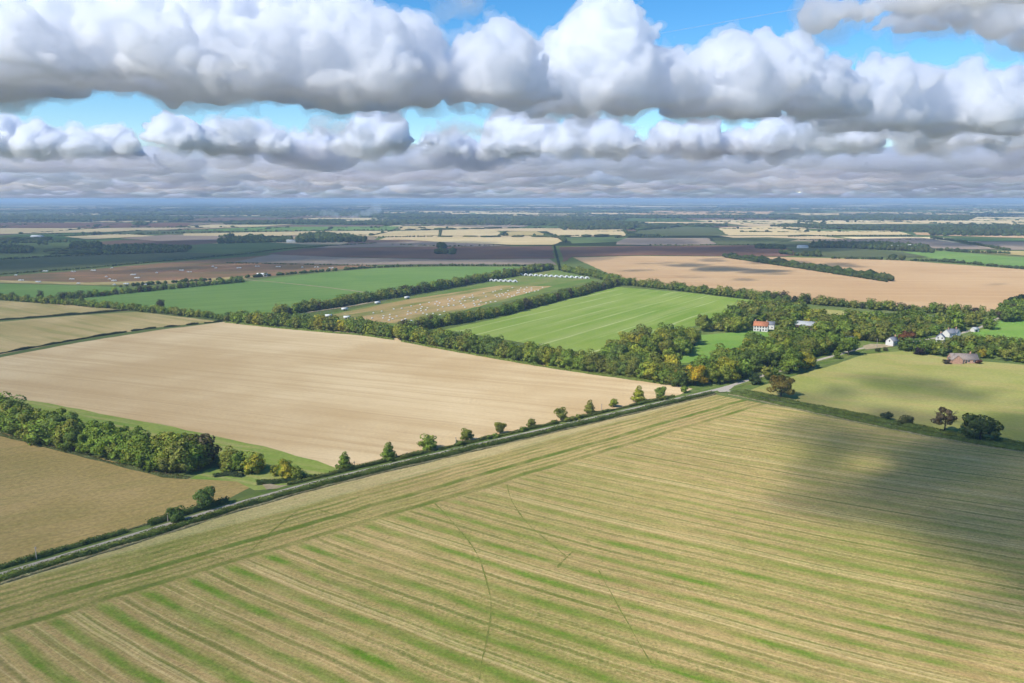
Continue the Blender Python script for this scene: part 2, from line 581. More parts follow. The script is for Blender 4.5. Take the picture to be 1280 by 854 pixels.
field('crop_field', [(-110, 356), (0, 355), (120, 357.5), (170, 361), (64, 371), (0, 373), (-110, 367)], 'crop')
field('crop_field', [(76, 376), (180, 363), (304, 352), (390, 342.5), (470, 335.5), (560, 333.5), (686, 334.5), (640, 344), (540, 361), (470, 373), (400, 384), (352, 391), (300, 399), (240, 394), (160, 385)], 'crop')
ribbon('farm_track', smooth(resample(GP([(304, 349.5), (345, 353), (400, 358.5), (452, 365), (470, 369)]), 6), 4), 4.0, 'gravel', .22, .4)
field('pig_paddock', [(392, 396), (470, 381), (560, 363), (640, 347), (692, 337), (748, 350.5), (700, 362), (620, 380), (560, 393), (497, 411), (440, 404)], 'pig_grass')
field('pig_paddock', [(400, 396), (470, 382), (520, 373), (566, 366), (625, 357), (690, 358), (660, 366), (600, 383), (540, 396), (496, 405)], 'pigs')
ribbon('farm_track', smooth(resample(GP([(384, 391), (440, 383), (500, 371), (560, 360.5), (612, 351.5)]), 6), 4), 5.5, 'gravel', .36, .5)
field('meadow', [(556, 412), (620, 399), (700, 377), (772, 359), (860, 366), (944, 376), (900, 394), (868, 408), (800, 424), (745, 443), (660, 430)], 'meadow')
field('wood_floor', [(745, 445), (800, 428), (868, 410), (900, 397), (960, 378), (1040, 386), (1120, 392), (1240, 400), (1280, 402), (1280, 398), (1300, 450), (1280, 452), (1130, 440), (1078, 442), (940, 486), (880, 490), (838, 480)], 'verge')
field('park_lawn', [(812, 446), (866, 420), (942, 413), (980, 414), (935, 440), (880, 452), (836, 456)], 'park')
field('dry_paddock', [(1000, 392), (1014, 386), (1060, 389), (1104, 394), (1096, 399), (1030, 398)], 'pasture')
field('dry_paddock', [(1032, 409), (1062, 411), (1058, 416), (1036, 414)], 'pasture')
field('green_field', [(1214, 415), (1240, 401), (1310, 399), (1330, 430), (1280, 430), (1226, 424)], 'park')
field('pasture', [(938, 488), (990, 471), (1040, 457), (1080, 443), (1130, 439), (1200, 450), (1290, 457), (1420, 478), (1420, 577), (1280, 557), (1175, 541), (1095, 525), (990, 503)], 'pasture')
field('tan_field', [(716, 322), (760, 342), (790, 352), (860, 361), (960, 373), (1100, 381), (1240, 390), (1262, 374), (1420, 356), (1420, 345), (1280, 337), (1130, 326), (1040, 323), (980, 321.5), (900, 321), (800, 320)], 'tan_plough')
field('dark_plough_field', [(1256, 382), (1275, 376), (1420, 362), (1420, 396), (1300, 397)], 'dark_plough')
# middle distance
field('reddish_field', [(-110, 349), (0, 346), (90, 339), (215, 328), (330, 319.5), (470, 333), (390, 340), (304, 349), (215, 355), (120, 356.5), (0, 353.5), (-110, 354)], 'red_soil')
field('straw_margin', [(-110, 352.5), (0, 350.5), (110, 353.5), (215, 350.5), (304, 346), (330, 345), (304, 349), (215, 355), (120, 356.5), (0, 353.5), (-110, 354)], 'pale_stubble')
field('ley_field', [(-110, 345), (0, 342), (90, 335.5), (215, 324.5), (290, 318), (170, 314), (0, 324), (-110, 330)], 'dull_green')
field('ley_field', [(170, 313.5), (260, 305), (330, 303), (380, 306), (320, 313), (290, 317)], 'far_green')
field('plough_field', [(292, 328), (340, 318.5), (420, 322), (560, 325), (686, 324), (696, 331.5), (560, 331), (440, 331.5)], 'grey_plough')
field('plough_field', [(330, 318), (380, 311), (470, 309.5), (560, 309), (690, 308), (692, 323.5), (560, 324.5), (420, 321.5)], 'dark_plough')
field('plough_field', [(390, 310.5), (430, 305.5), (520, 302), (600, 305), (640, 308), (560, 308.5), (470, 309)], 'grey_plough')
field('dark_plough_field', [(699, 309), (800, 308), (960, 307), (1020, 317), (980, 321), (900, 320.5), (800, 319.5), (716, 321.5), (704, 328)], 'dark_plough')
field('ley_field', [(770, 306), (775, 298), (885, 298), (895, 305.5), (830, 307)], 'grey_plough')
field('ley_field', [(889, 298), (960, 297), (1000, 299), (960, 306.5), (897, 306)], 'dull_green')
field('straw_field', [(490, 299), (540, 296), (630, 296.5), (690, 297), (703, 302), (690, 306.5), (640, 306.5), (560, 303.5)], 'straw')
field('straw_field', [(550, 294.8), (552, 287.8), (618, 287.2), (630, 295.6)], 'straw')
field('straw_field', [(420, 294), (480, 289.5), (549, 288), (549, 294.6), (480, 296.5)], 'straw')
field('straw_field', [(632, 290), (670, 289), (684, 294.5), (632, 295.6)], 'pale_stubble')
field('straw_field', [(682, 288.5), (780, 287), (786, 295.5), (700, 296.5)], 'straw')
field('meadow', [(706, 297.4), (786, 296.5), (770, 303), (715, 305)], 'far_green')
field('green_field', [(788, 295), (800, 288), (830, 284.5), (890, 284.5), (905, 292), (800, 293.5)], 'dull_green')
field('straw_field', [(897, 285), (960, 282.8), (1000, 283), (1020, 293), (985, 294.5), (910, 294.5)], 'straw')
field('straw_field', [(990, 293), (1000, 289), (1120, 289), (1140, 293.8), (1020, 294.5)], 'straw')
field('tan_field', [(1142, 291), (1240, 292.5), (1420, 297), (1420, 300), (1280, 298), (1144, 294)], 'tan_plough')
field('plough_field', [(1000, 300), (1150, 297.5), (1250, 312.5), (1180, 312), (1080, 304)], 'grey_plough')
field('plough_field', [(1215, 302.5), (1420, 303), (1420, 314), (1262, 313)], 'grey_plough')
field('green_strip', [(1180, 299), (1420, 299.5), (1420, 302), (1205, 302)], 'crop')
field('ley_field', [(985, 311), (1060, 310.5), (1130, 316), (1160, 322), (1040, 322), (1000, 319)], 'dull_green')
field('crop_field', [(1110, 316), (1180, 314.5), (1260, 321), (1420, 331), (1420, 346), (1280, 334), (1200, 327.5)], 'crop')
field('straw_field', [(1195, 314.5), (1260, 314.5), (1420, 317), (1420, 329), (1290, 321)], 'pale_stubble')
field('straw_field', [(-110, 293.5), (-110, 287), (0, 286), (120, 286.5), (210, 287), (130, 290.5), (0, 293)], 'straw')
field('straw_field', [(80, 296.5), (150, 293), (200, 295.5), (110, 299.5)], 'straw')
field('plough_field', [(150, 298.5), (210, 294), (330, 294), (300, 300), (200, 302)], 'grey_plough')
field('straw_field', [(230, 292.5), (340, 290.5), (420, 289), (415, 293), (330, 296), (230, 295)], 'straw')
field('green_field', [(215, 289), (330, 284), (500, 283.5), (490, 288), (330, 289.5)], 'crop')
field('straw_field', [(220, 287.5), (300, 282.5), (370, 280.5), (330, 283.5)], 'straw')
field('plough_field', [(-110, 285.5), (-110, 279), (60, 278.5), (240, 279.5), (230, 284.5), (100, 285.5)], 'dark_plough')
field('plough_field', [(500, 282), (520, 279), (640, 279.5), (660, 283), (640, 285)], 'grey_plough')
field('straw_field', [(500, 286.5), (506, 283), (600, 286), (500, 288)], 'straw')
field('straw_field', [(790, 268.5), (830, 262.5), (900, 262), (970, 263.5), (960, 267.5), (880, 269.8)], 'tan_plough')
field('straw_field', [(980, 268.6), (1000, 266.8), (1080, 267.6), (1060, 269.6)], 'straw')
field('straw_field', [(1100, 278.5), (1120, 276.5), (1190, 276.5), (1180, 279.8), (1110, 280.5)], 'straw')
field('straw_field', [(1235, 278), (1240, 274.8), (1420, 274), (1420, 281), (1260, 281)], 'straw')

# verges and road surface over the fields
ribbon('verge', lane, 9.4, 'verge', .345, .25, 1)
ribbon('verge', side, 9.0, 'verge', .335, .25, 2)
ribbon('road', lane, 3.2, 'asphalt', .38, .06, 3)
ribbon('road', side, 3.8, 'asphalt', .375, .06, 4)
field('road_junction', [(896, 488.8), (906, 483.5), (920, 481), (914, 486.5), (907, 490.5), (900, 491)], 'asphalt', z=.392, amp=.05)
field('gateway_apron', [(328, 606.5), (333, 605), (348, 608), (362, 607), (346, 612), (333, 613)], 'gravel', z=.392, amp=.15)
field('yard', [(1078, 433), (1088, 430.5), (1120, 431), (1116, 434), (1082, 437.5)], 'gravel', z=.40, amp=.2)

# walked and driven marks in the stubble
def trail(px, w, mat, z, seed):
    P = resample(smooth(resample(GP(px), 1.5), 12), 1.0)
    rg = np.random.RandomState(seed)
    P += np.cumsum(rg.normal(0, .05, P.shape), axis=0) * .6
    W = np.clip(w * (1 + .5 * np.sin(np.arange(len(P)) * .21 + seed) + rg.normal(0, .3, len(P))), .12, None)
    return ribbon('path', P, W, mat, z, .06, seed)


M['trail'] = field_mat('trodden_regrowth', S(118, 130, 58, .58), S(138, 142, 72, .6), S(156, 146, 86, .62), 40, row=.6, run=.3, amt=.5, big=.3, gamt=.3)
M['bare'] = field_mat('scuffed_chaff', S(206, 190, 138, .8), S(190, 172, 120, .76), S(176, 156, 104, .7), 40, row=.6, run=.3, amt=.5, big=.3, gamt=.2)
trail([(543, 629), (556, 642), (572, 660), (588, 680), (600, 700), (606, 722), (612, 744), (613, 765), (608, 790), (600, 822), (596, 850)], .34, 'trail', .06, 1)
trail([(634, 606), (638, 622), (650, 642), (666, 660), (690, 680), (712, 698)], .3, 'trail', .065, 2)
trail([(748, 713), (756, 728), (770, 752), (786, 780), (800, 806), (815, 828)], .3, 'trail', .07, 3)
trail([(716, 690), (706, 698), (697, 710)], .7, 'trail', .075, 4)
trail([(240, 688), (252, 696), (266, 699), (280, 699)], .4, 'trail', .105, 10)
trail([(370, 640), (352, 654), (330, 672), (314, 688)], .35, 'trail', .11, 11)
trail([(395, 636), (412, 642), (436, 647), (462, 650)], .4, 'trail', .115, 12)

# ------------------------------------------------------------------ vegetation
def ico_sphere(sub):
    bm = bmesh.new()
    bmesh.ops.create_icosphere(bm, subdivisions=sub, radius=1.0)
    V = np.array([v.co[:] for v in bm.verts])
    T = np.array([[v.index for v in f.verts] for f in bm.faces])
    bm.free()
    return V, T


ICO1 = ico_sphere(1)
ICO2 = ico_sphere(2)


def leaf_cards(P, Nn, size, rg):
    """one small curled leaf spray per point, facing roughly outwards"""
    n = len(P)
    d = Nn + rg.normal(0, .55, (n, 3))
    d /= np.linalg.norm(d, axis=1)[:, None]
    r = rg.normal(0, 1, (n, 3))
    a = np.cross(d, r)
    a /= np.linalg.norm(a, axis=1)[:, None]
    b = np.cross(d, a)
    s = size * rg.uniform(.6, 1.35, n)[:, None]
    asp = rg.uniform(.55, 1.0, n)[:, None]
    V = np.stack((P - a * s - b * s * asp * .6, P + a * s * .7 - b * s * asp, P + a * s + b * s * asp * .5, P - a * s * .5 + b * s * asp), 1)
    V += rg.normal(0, .12, V.shape) * s[:, None, :]
    NV = np.repeat((Nn + rg.normal(0, .25, (n, 3)))[:, None, :], 4, 1)
    NV /= np.linalg.norm(NV, axis=2)[:, :, None]
    return V.reshape(-1, 3), NV.reshape(-1, 3)


def crown(seed, kind, nleaf, size):
    """unit-height crown: lobes covered in leaf sprays. returns verts, normals, tints (quads of 4)"""
    rg = np.random.RandomState(seed)
    L = []
    if kind == 'round':
        L.append((0, 0, .50, .27, .38))
        for i in range(9):
            a = i * 2.4 + rg.uniform(-.4, .4)
            z = rg.uniform(.20, .86)
            rr = .26 * math.sqrt(max(.1, 1 - ((z - .48) / .5) ** 2))
            L.append((math.cos(a) * rr, math.sin(a) * rr, z, rg.uniform(.11, .19), rg.uniform(.11, .17)))
    elif kind == 'wide':
        L.append((0, 0, .54, .36, .32))
        for i in range(12):
            a = i * 2.4 + rg.uniform(-.4, .4)
            z = rg.uniform(.24, .84)
            rr = .40 * math.sqrt(max(.1, 1 - ((z - .46) / .5) ** 2))
            L.append((math.cos(a) * rr, math.sin(a) * rr, z, rg.uniform(.13, .20), rg.uniform(.11, .15)))
    elif kind == 'belt':
        L.append((0, 0, .48, .25, .42))
        for i in range(11):
            a = i * 2.4 + rg.uniform(-.5, .5)
            z = .10 + .78 * (i + .5) / 11 + rg.uniform(-.05, .05)
            rr = .25 * math.sqrt(max(.15, 1 - ((z - .42) / .55) ** 2))
            L.append((math.cos(a) * rr, math.sin(a) * rr, z, rg.uniform(.12, .2), rg.uniform(.11, .18)))
    elif kind == 'cone':
        for i in range(9):
            z = .14 + .78 * i / 8
            rr = .24 * (1 - (z - .14) / .95)
            a = i * 2.4
            L.append((math.cos(a) * rr * .5, math.sin(a) * rr * .5, z, .06 + rr * .85, .12))
    elif kind == 'bush':
        L.append((0, 0, .42, .40, .45))
        for i in range(8):
            a = i * 2.4 + rg.uniform(-.5, .5)
            z = rg.uniform(.15, .75)
            rr = .36 * math.sqrt(max(.15, 1 - ((z - .3) / .7) ** 2))
            L.append((math.cos(a) * rr, math.sin(a) * rr, z, rg.uniform(.16, .26), rg.uniform(.14, .24)))
    elif kind == 'sparse':
        for i in range(16):
            a = i * 2.4 + rg.uniform(-.5, .5)
            z = rg.uniform(.40, .92)
            rr = rg.uniform(.3, 1) * .42 * math.sqrt(max(.1, 1 - ((z - .55) / .45) ** 2))
            L.append((math.cos(a) * rr, math.sin(a) * rr, z, rg.uniform(.07, .12), rg.uniform(.06, .10)))
    L = np.array(L)
    area = L[:, 3] * L[:, 4]
    pick = rg.choice(len(L), nleaf * 3, p=area / area.sum())
    d = rg.normal(0, 1, (nleaf * 3, 3))
    d /= np.linalg.norm(d, axis=1)[:, None]
    rad = L[pick][:, [3, 3, 4]]
    depth = 1.0 - np.abs(rg.normal(0, .06, len(pick)))[:, None]
    P = L[pick, :3] + d * rad * depth
    # keep sprays that are not buried deep in another lobe
    q = np.min(np.linalg.norm((P[:, None, :] - L[None, :, :3]) / L[None][:, :, [3, 3, 4]], axis=2), axis=1)
    P, d = P[q > .74][:nleaf], d[q > .74][:nleaf]
    if kind in ('belt', 'bush'):
        P[:, 2] = np.maximum(P[:, 2], .01)
    ctr = np.array((0, 0, .45))
    out = (P - ctr)
    out /= np.linalg.norm(out, axis=1)[:, None]
    Nn = d * .65 + out * .6 + np.array((0, 0, .12))
    Nn /= np.linalg.norm(Nn, axis=1)[:, None]
    V, NV = leaf_cards(P, Nn, size, rg)
    lob = rg.uniform(.82, 1.18, len(L))[pick][q > .74][:nleaf]
    tn = (lob * rg.uniform(.72, 1.25, len(P)))[:, None] * np.array((1, 1, 1)) * (1 + rg.normal(0, .06, (len(P), 3)))
    T = np.repeat(tn, 4, 0)
    # inner mass of twigs and leaves, so that the crown has body
    if kind != 'sparse':
        cv, ct, cn = [], [], []
        for (x, y, z, r, h) in L[:7]:
            v = ICO1[0] * np.array((r, r, h)) * .80 * rg.uniform(.85, 1.08, (len(ICO1[0]), 1)) + np.array((x, y, z))
            cv.append(v)
            cn.append(ICO1[0])
        return V, NV, T, np.vstack(cv), np.vstack(cn), np.vstack([ICO1[1] + len(ICO1[0]) * i for i in range(len(cv))])
    return V, NV, T, np.zeros((0, 3)), np.zeros((0, 3)), np.zeros((0, 3), int)


def crown_arrays(c):
    """leaf quads and inner mass as one set of quads (triangles repeat their last corner as two triangles-in-a-quad)"""
    V, NV, T, CV, CN, CT = c
    VV = np.vstack((V, CV))
    NN = np.vstack((NV, CN))
    TT = np.vstack((T, np.full((len(CV), 3), .8)))
    Q = np.arange(len(V)).reshape(-1, 4)
    return VV, NN, TT, Q, CT + len(V)


def poly_mesh(name, VV, NN, TT, Q, TR, mat):
    me = bpy.data.meshes.new(name)
    nq, ntr = len(Q), len(TR)
    me.vertices.add(len(VV))
    me.vertices.foreach_set('co', np.asarray(VV, np.float32).ravel())
    me.loops.add(nq * 4 + ntr * 3)
    me.loops.foreach_set('vertex_index', np.concatenate((Q.ravel(), TR.ravel())).astype(np.int32))
    me.polygons.add(nq + ntr)
    ls = np.concatenate((np.arange(nq) * 4, nq * 4 + np.arange(ntr) * 3)).astype(np.int32)
    me.polygons.foreach_set('loop_start', ls)
    me.polygons.foreach_set('loop_total', np.concatenate((np.full(nq, 4), np.full(ntr, 3))).astype(np.int32))
    me.update()
    a = me.color_attributes.new('tint', 'FLOAT_COLOR', 'POINT')
    t = np.ones((len(VV), 4), np.float32)
    t[:, :3] = TT
    a.data.foreach_set('color', t.ravel())
    me.polygons.foreach_set('use_smooth', np.ones(nq + ntr, bool))
    me.normals_split_custom_set_from_vertices(np.asarray(NN, np.float32))
    me.materials.append(mat)
    return me


def trunk_mesh(name, kind, seed):
    """tapered trunk with limbs, unit height"""
    rg = random.Random(seed)
    V, Q = [], []

    def tube(a, b, r0, r1, k=6):
        a, b = Vector(a), Vector(b)
        d = (b - a).normalized()
        x = d.orthogonal().normalized()
        y = d.cross(x)
        o = len(V)
        for p, r in ((a, r0), (b, r1)):
            for i in range(k):
                t = 2 * math.pi * i / k
                V.append((p + x * math.cos(t) * r + y * math.sin(t) * r)[:])
        for i in range(k):
            Q.append((o + i, o + (i + 1) % k, o + k + (i + 1) % k, o + k + i))

    fork = .34 if kind in ('wide', 'sparse') else .42
    tube((0, 0, -.01), (0, 0, .05), .040, .030)
    tube((0, 0, .05), (.008, 0, fork), .030, .022)
    tube((.008, 0, fork), (0, .01, .72), .022, .010)
    for i in range(11 if kind == 'sparse' else 5):
        a = i * 2.4 + rg.uniform(-.4, .4)
        z0 = fork + .03 * i
        rr = .30 if kind in ('wide', 'sparse') else .16
        e = (math.cos(a) * rr, math.sin(a) * rr, min(.9, z0 + rg.uniform(.12, .3)))
        tube((.006, 0, z0), e, .014, .005, 5)
        if kind == 'sparse':
            for j in range(4):
                e2 = (e[0] * rg.uniform(.9, 1.4) + rg.uniform(-.1, .1), e[1] * rg.uniform(.9, 1.4) + rg.uniform(-.1, .1), e[2] + rg.uniform(0, .14))
                tube(((e[0]) * .7, e[1] * .7, z0 + (e[2] - z0) * .7), e2, .006, .003, 4)
    return quads_mesh(name, V, Q, M['bark'])


KINDS = {'round': 3, 'wide': 3, 'belt': 5, 'cone': 2, 'bush': 3, 'sparse': 1}
CROWN, TRUNK, LOW = {}, {}, {}
for kd, cnt in KINDS.items():
    for i in range(cnt):
        nl = {'sparse': 1700, 'wide': 2200, 'belt': 1400, 'round': 1500, 'cone': 1100, 'bush': 1100}[kd]
        CROWN[kd, i] = poly_mesh('crown', *crown_arrays(crown(100 + i * 7 + len(kd), kd, nl, .027 if kd != 'sparse' else .03)), M['leaf'])
        TRUNK[kd, i] = trunk_mesh('trunk', kd, 5 + i)
        LOW[kd, i] = crown_arrays(crown(300 + i * 7 + len(kd), kd, 340, .044))

GREENS = [(0.181, 0.249, 0.041), (0.203, 0.282, 0.046), (0.239, 0.315, 0.052), (0.145, 0.197, 0.041), (0.268, 0.309, 0.052), (0.174, 0.236, 0.059)]
OLIVE = [(0.250, 0.275, 0.055), (0.275, 0.281, 0.057), (0.225, 0.237, 0.055)]
YELLOW = [(0.362, 0.362, 0.048), (0.425, 0.375, 0.048), (0.312, 0.350, 0.050)]
GOLD = [(.36, .24, .022), (.30, .19, .022)]
RUST = [(0.338, 0.213, 0.053), (0.312, 0.225, 0.056), (0.275, 0.150, 0.050)]
DUSK = [(0.088, 0.088, 0.043), (0.106, 0.088, 0.050)]
CNAME = {'g': GREENS, 'o': OLIVE, 'y': YELLOW, 'a': GOLD, 'r': RUST, 'd': DUSK}
WORD = {'g': 'green', 'o': 'olive green', 'y': 'yellow green', 'a': 'golden', 'r': 'russet brown', 'd': 'dark dull'}


def plant_tree(name, x, y, h, wide, kind, i, colr, label, cat, group, rot=None):
    root = link(name, None)
    root.location = (x, y, 0.0)
    root.rotation_euler = (0, 0, RNG.uniform(0, 6.28) if rot is None else rot)
    root.scale = (h * wide, h * wide, h)
    tag(root, label, cat, group)
    link('trunk', TRUNK[kind, i], root)
    c = link('crown', CROWN[kind, i], root)
    c.color = (*colr, 1)
    return root


WOODS = []          # candidate trees: (size in view, x, y, h, wide, kind, i, colour key, colour, belt id)
BELTS = []


def cand(x, y, h, wide, kind, mixs, belt):
    key = RNG.choice(mixs)
    c = np.array(RNG.choice(CNAME[key])) * RNG.uniform(.85, 1.15)
    WOODS.append([h / math.hypot(x, y), x, y, h, wide, kind, RNG.randrange(KINDS[kind]), key, c, belt])


def belt(px, rows, gap, spacing, h, mixs, where, kind='belt', wide=1.0, skip=()):
    """rows of trees along a surveyed line, rows stepping away from the camera"""
    BELTS.append(where)
    P = GP(px)
    for r in range(rows):
        Q = resample(offset(resample(P, 10.0), gap * r) if rows > 1 else P, spacing)
        for k, q in enumerate(Q):
            if any(abs(k / len(Q) - s) < .012 for s in skip):
                continue
            cand(q[0] + RNG.uniform(-.28, .28) * spacing, q[1] + RNG.uniform(-.28, .28) * spacing, h * RNG.uniform(.62, 1.2), wide * RNG.uniform(.85, 1.45), kind, mixs, len(BELTS) - 1)


def inside(p, P):
    x, y = p
    c = False
    j = len(P) - 1
    for i in range(len(P)):
        if (P[i][1] > y) != (P[j][1] > y) and x < (P[j][0] - P[i][0]) * (y - P[i][1]) / (P[j][1] - P[i][1]) + P[i][0]:
            c = not c
        j = i
    return c


CLEAR = []          # house plots and roads kept free of trees: (x, y, radius)


def wood(px, spacing, h, mixs, where, kinds=('belt', 'round', 'wide')):
    BELTS.append(where)
    P = GP(px)
    lo, hi = P.min(0), P.max(0)
    y = lo[1]
    r = 0
    while y < hi[1]:
        x = lo[0] + (spacing / 2 if r % 2 else 0)
        while x < hi[0]:
            p = (x + RNG.uniform(-.35, .35) * spacing, y + RNG.uniform(-.35, .35) * spacing)
            if inside(p, P) and not any(math.hypot(p[0] - c[0], p[1] - c[1]) < c[2] for c in CLEAR):
                kd = RNG.choice(kinds)
                cand(p[0], p[1], h * RNG.uniform(.55, 1.25), RNG.uniform(.95, 1.5) if kd != 'wide' else RNG.uniform(.9, 1.1), kd, mixs, len(BELTS) - 1)
            x += spacing
        y += spacing * .87
        r += 1


def clear(x, y, r, sight=0.0):
    q = G(x, y)
    CLEAR.append((q[0], q[1], r))
    # open ground in front of it too
    d = q / np.linalg.norm(q)
    t = r
    while t < sight:
        p = q - d * t
        CLEAR.append((p[0], p[1], r * .8))
        t += r


for v in resample(vill, 5.0):
    CLEAR.append((v[0], v[1], 5.0))
clear(953, 414, 12, 62)
clear(930, 405, 5, 40)
clear(1004, 411, 13, 48)
clear(1052, 429, 10, 30)
clear(1115, 431, 8, 45)
clear(1175, 427, 8, 45)
clear(1191, 420, 9, 40)
clear(1162, 401, 6, 40)
clear(1200, 453, 16, 20)
clear(1210, 417, 9, 20)

# the belts that divide the fields
belt([(296, 404), (340, 408), (400, 413), (450, 417), (489, 423)], 3, 5.0, 5.0, 11.5, 'ggggoogy', 'the belt below the pig paddock')
belt([(500, 425), (560, 436), (640, 450), (700, 460), (760, 468.5), (820, 478), (850, 483)], 3, 5.0, 5.0, 11.5, 'gggooogyg', 'the belt below the striped meadow')
belt([(350, 394), (400, 387.5), (470, 376), (540, 364), (600, 353), (660, 342), (690, 337)], 2, 5.0, 5.5, 11.0, 'gggood', 'the belt between crop and pig paddock')
belt([(505, 416), (560, 406.5), (620, 396), (700, 375.5), (770, 357.5)], 2, 5.0, 5.5, 10.0, 'gggood', 'the belt between pig paddock and meadow')
belt([(702, 339), (740, 346), (775, 356), (860, 365), (950, 376)], 2, 5.0, 6.0, 10.5, 'gggoo', 'the belt behind the striped meadow')
belt([(-60, 371), (0, 375), (60, 379.5), (160, 388), (250, 397), (296, 402.5)], 2, 4.0, 6.0, 7.0, 'gggoog', 'the hedge line below the green crop')
belt([(66, 376), (120, 371), (180, 365), (240, 359), (304, 353)], 2, 5.0, 6.5, 8.0, 'gggggd', 'the tree row beside the green crop')
belt([(960, 376), (1040, 383), (1100, 388), (1180, 393), (1250, 397)], 2, 6.0, 7.0, 10.0, 'gggood', 'the tree row behind the village')
# woods about the village
wood([(780, 446), (815, 446), (862, 446), (872, 432), (868, 425), (840, 424), (800, 432), (770, 442)], 8.0, 13, 'ggggoooyg', 'the spinney beside the park lawn')
wood([(745, 448), (775, 440), (812, 448), (838, 460), (850, 470), (862, 484), (820, 477)], 8.0, 12.5, 'ggggooyg', 'the spinney at the end of the belt')
wood([(872, 416), (934, 416), (946, 408), (1000, 404), (1010, 390), (960, 382), (905, 402)], 8.5, 12, 'gggggooog', 'the wood behind the white farmhouse')
wood([(866, 470), (905, 452), (930, 448), (935, 430), (985, 428), (1076, 441), (1030, 455), (942, 481), (936, 473), (905, 481), (885, 484)], 8.5, 12.5, 'gggggooygy', 'the wood beside the village road')
wood([(968, 400), (1000, 402), (1100, 404), (1240, 402), (1238, 412), (1150, 428), (1090, 430), (1060, 424), (1025, 420), (985, 420)], 9.0, 12, 'gggggooyygg', 'the gardens of the village')
wood([(1128, 438), (1170, 433), (1225, 429), (1300, 436), (1300, 458), (1222, 448), (1150, 444)], 8.0, 9.0, 'ggggoog', 'the tree belt behind the brick bungalow')
wood([(1238, 402), (1262, 388), (1300, 384), (1300, 400), (1262, 404)], 7.5, 13, 'gggd', 'the trees above the bright green field')
# the wood on the left with its lower end
wood([(-70, 530), (-20, 521), (60, 543), (150, 566), (205, 578), (262, 579), (240, 594), (205, 592), (130, 574), (60, 557), (0, 542), (-70, 525)], 4.5, 12.5, 'gggggggggggoodggg', 'the wood beside the brown stubble')
wood([(270, 583), (292, 580), (330, 588), (318, 592), (286, 590)], 3.2, 7.5, 'yggggo', 'the light thicket at the end of the wood', ('round', 'belt'))
wood([(342, 592), (360, 592), (386, 600), (372, 603), (350, 600)], 3.2, 6.5, 'ggygo', 'the light thicket beside the lane', ('round', 'belt'))

WOODS.sort(key=lambda t: -t[0])
NSOLO = 285
SOLO, REST = WOODS[:NSOLO], WOODS[NSOLO:]
for t in SOLO:
    _, x, y, h, wd, kd, i, key, c, b = t
    sz = 'tall' if h > 12.5 else ('low' if h < 8.5 else 'middling')
    plant_tree('tree', x, y, h, wd, kd, i, c, '%s %s tree standing in %s' % (sz, WORD[key], BELTS[b]), 'tree', 'trees in ' + BELTS[b])

# the trees too many to count, joined by belt
byb = {}
for t in REST:
    byb.setdefault(t[9], []).append(t)


def joined(name, items, label):
    VV, NN, TT, QQ, RR = [], [], [], [], []
    o = 0
    for _, x, y, h, wd, kd, i, key, c, b in items:
        V, Nn, T, Q, TR = LOW[kd, i]
        a = RNG.uniform(0, 6.28)
        ca, sa = math.cos(a), math.sin(a)
        m = np.array(((ca, -sa, 0), (sa, ca, 0), (0, 0, 1)))
        VV.append((V @ m.T) * np.array((h * wd, h * wd, h)) + np.array((x, y, 0)))
        NN.append(Nn @ m.T)
        TT.append(T * np.asarray(c))
        QQ.append(Q + o)
        RR.append(TR + o)
        o += len(V)
    me = poly_mesh(name, np.vstack(VV), np.vstack(NN), np.vstack(TT), np.vstack(QQ), np.vstack(RR), M['leaf'])
    return tag(link(name, me), label, 'woodland', kind='stuff')


for b, items in sorted(byb.items()):
    joined('woodland', items, 'mass of small trees filling ' + BELTS[b])

# trees one can point to
def lone(px, py, h, wide, kind, i, c, label, name='tree', group=None):
    q = G(px, py)
    return plant_tree(name, q[0], q[1], h, wide, kind, i, c, label, 'tree' if name != 'bush' else 'bush', group)


lone(221, 655, 6.8, 1.25, 'round', 0, (0.112, 0.173, 0.045), 'small green roadside tree beside a pole on the lane')
lone(258, 636, 8.2, 1.25, 'round', 1, (0.120, 0.188, 0.048), 'rounded green roadside tree casting shade on the lane hedge')
_i = 0
for (x, y, h, k, c) in ((431, 588, 7.6, 'cone', 'g'), (486, 575, 7.8, 'cone', 'g'), (535, 563, 7.4, 'belt', 'g'), (583, 552.5, 6.8, 'round', 'o'),
                        (625, 543, 6.6, 'round', 'o'), (664, 534, 5.0, 'round', 'o'), (701, 525, 7.0, 'round', 'o'), (737, 517.5, 7.2, 'cone', 'o'),
                        (767, 509, 5.4, 'round', 'y'), (798, 503, 9.0, 'cone', 'y'), (826, 498, 7.0, 'round', 'g'), (855, 491, 4.6, 'round', 'g')):
    lone(x, y, h, 1.25 if k == 'round' else 1.5, k, _i % KINDS[k], CNAME[c][_i % 3], '%s young tree standing in the hedge of the straight lane' % WORD[c], group='young trees along the lane hedge')
    _i += 1
for k_ in range(12):
    j_ = RNG.randrange(near_i(sline, (440, 599)), len(sline) - 8)
    q_ = offset(sline, 9.4)[j_]
    plant_tree('bush', q_[0], q_[1], RNG.uniform(2.2, 3.4), RNG.uniform(1.1, 1.7), 'bush', k_ % 3, RNG.choice(GREENS + OLIVE), 'small bush growing out of the low lane hedge', 'bush', 'bushes in the low lane hedge')
lone(976, 497, 13.0, 1.15, 'wide', 0, (.27, .205, .05), 'broad orange brown oak standing alone on the pasture hedge')
lone(1180, 543, 12.5, 1.05, 'sparse', 0, (.15, .115, .06), 'half bare brown tree in the dark pasture hedge')
lone(1225, 552, 14.5, 1.1, 'wide', 1, (0.112, 0.143, 0.042), 'large rounded green tree in the dark pasture hedge')
lone(1202, 546, 6.5, 1.0, 'cone', 0, (0.060, 0.105, 0.036), 'narrow dark green conifer between two hedge trees')
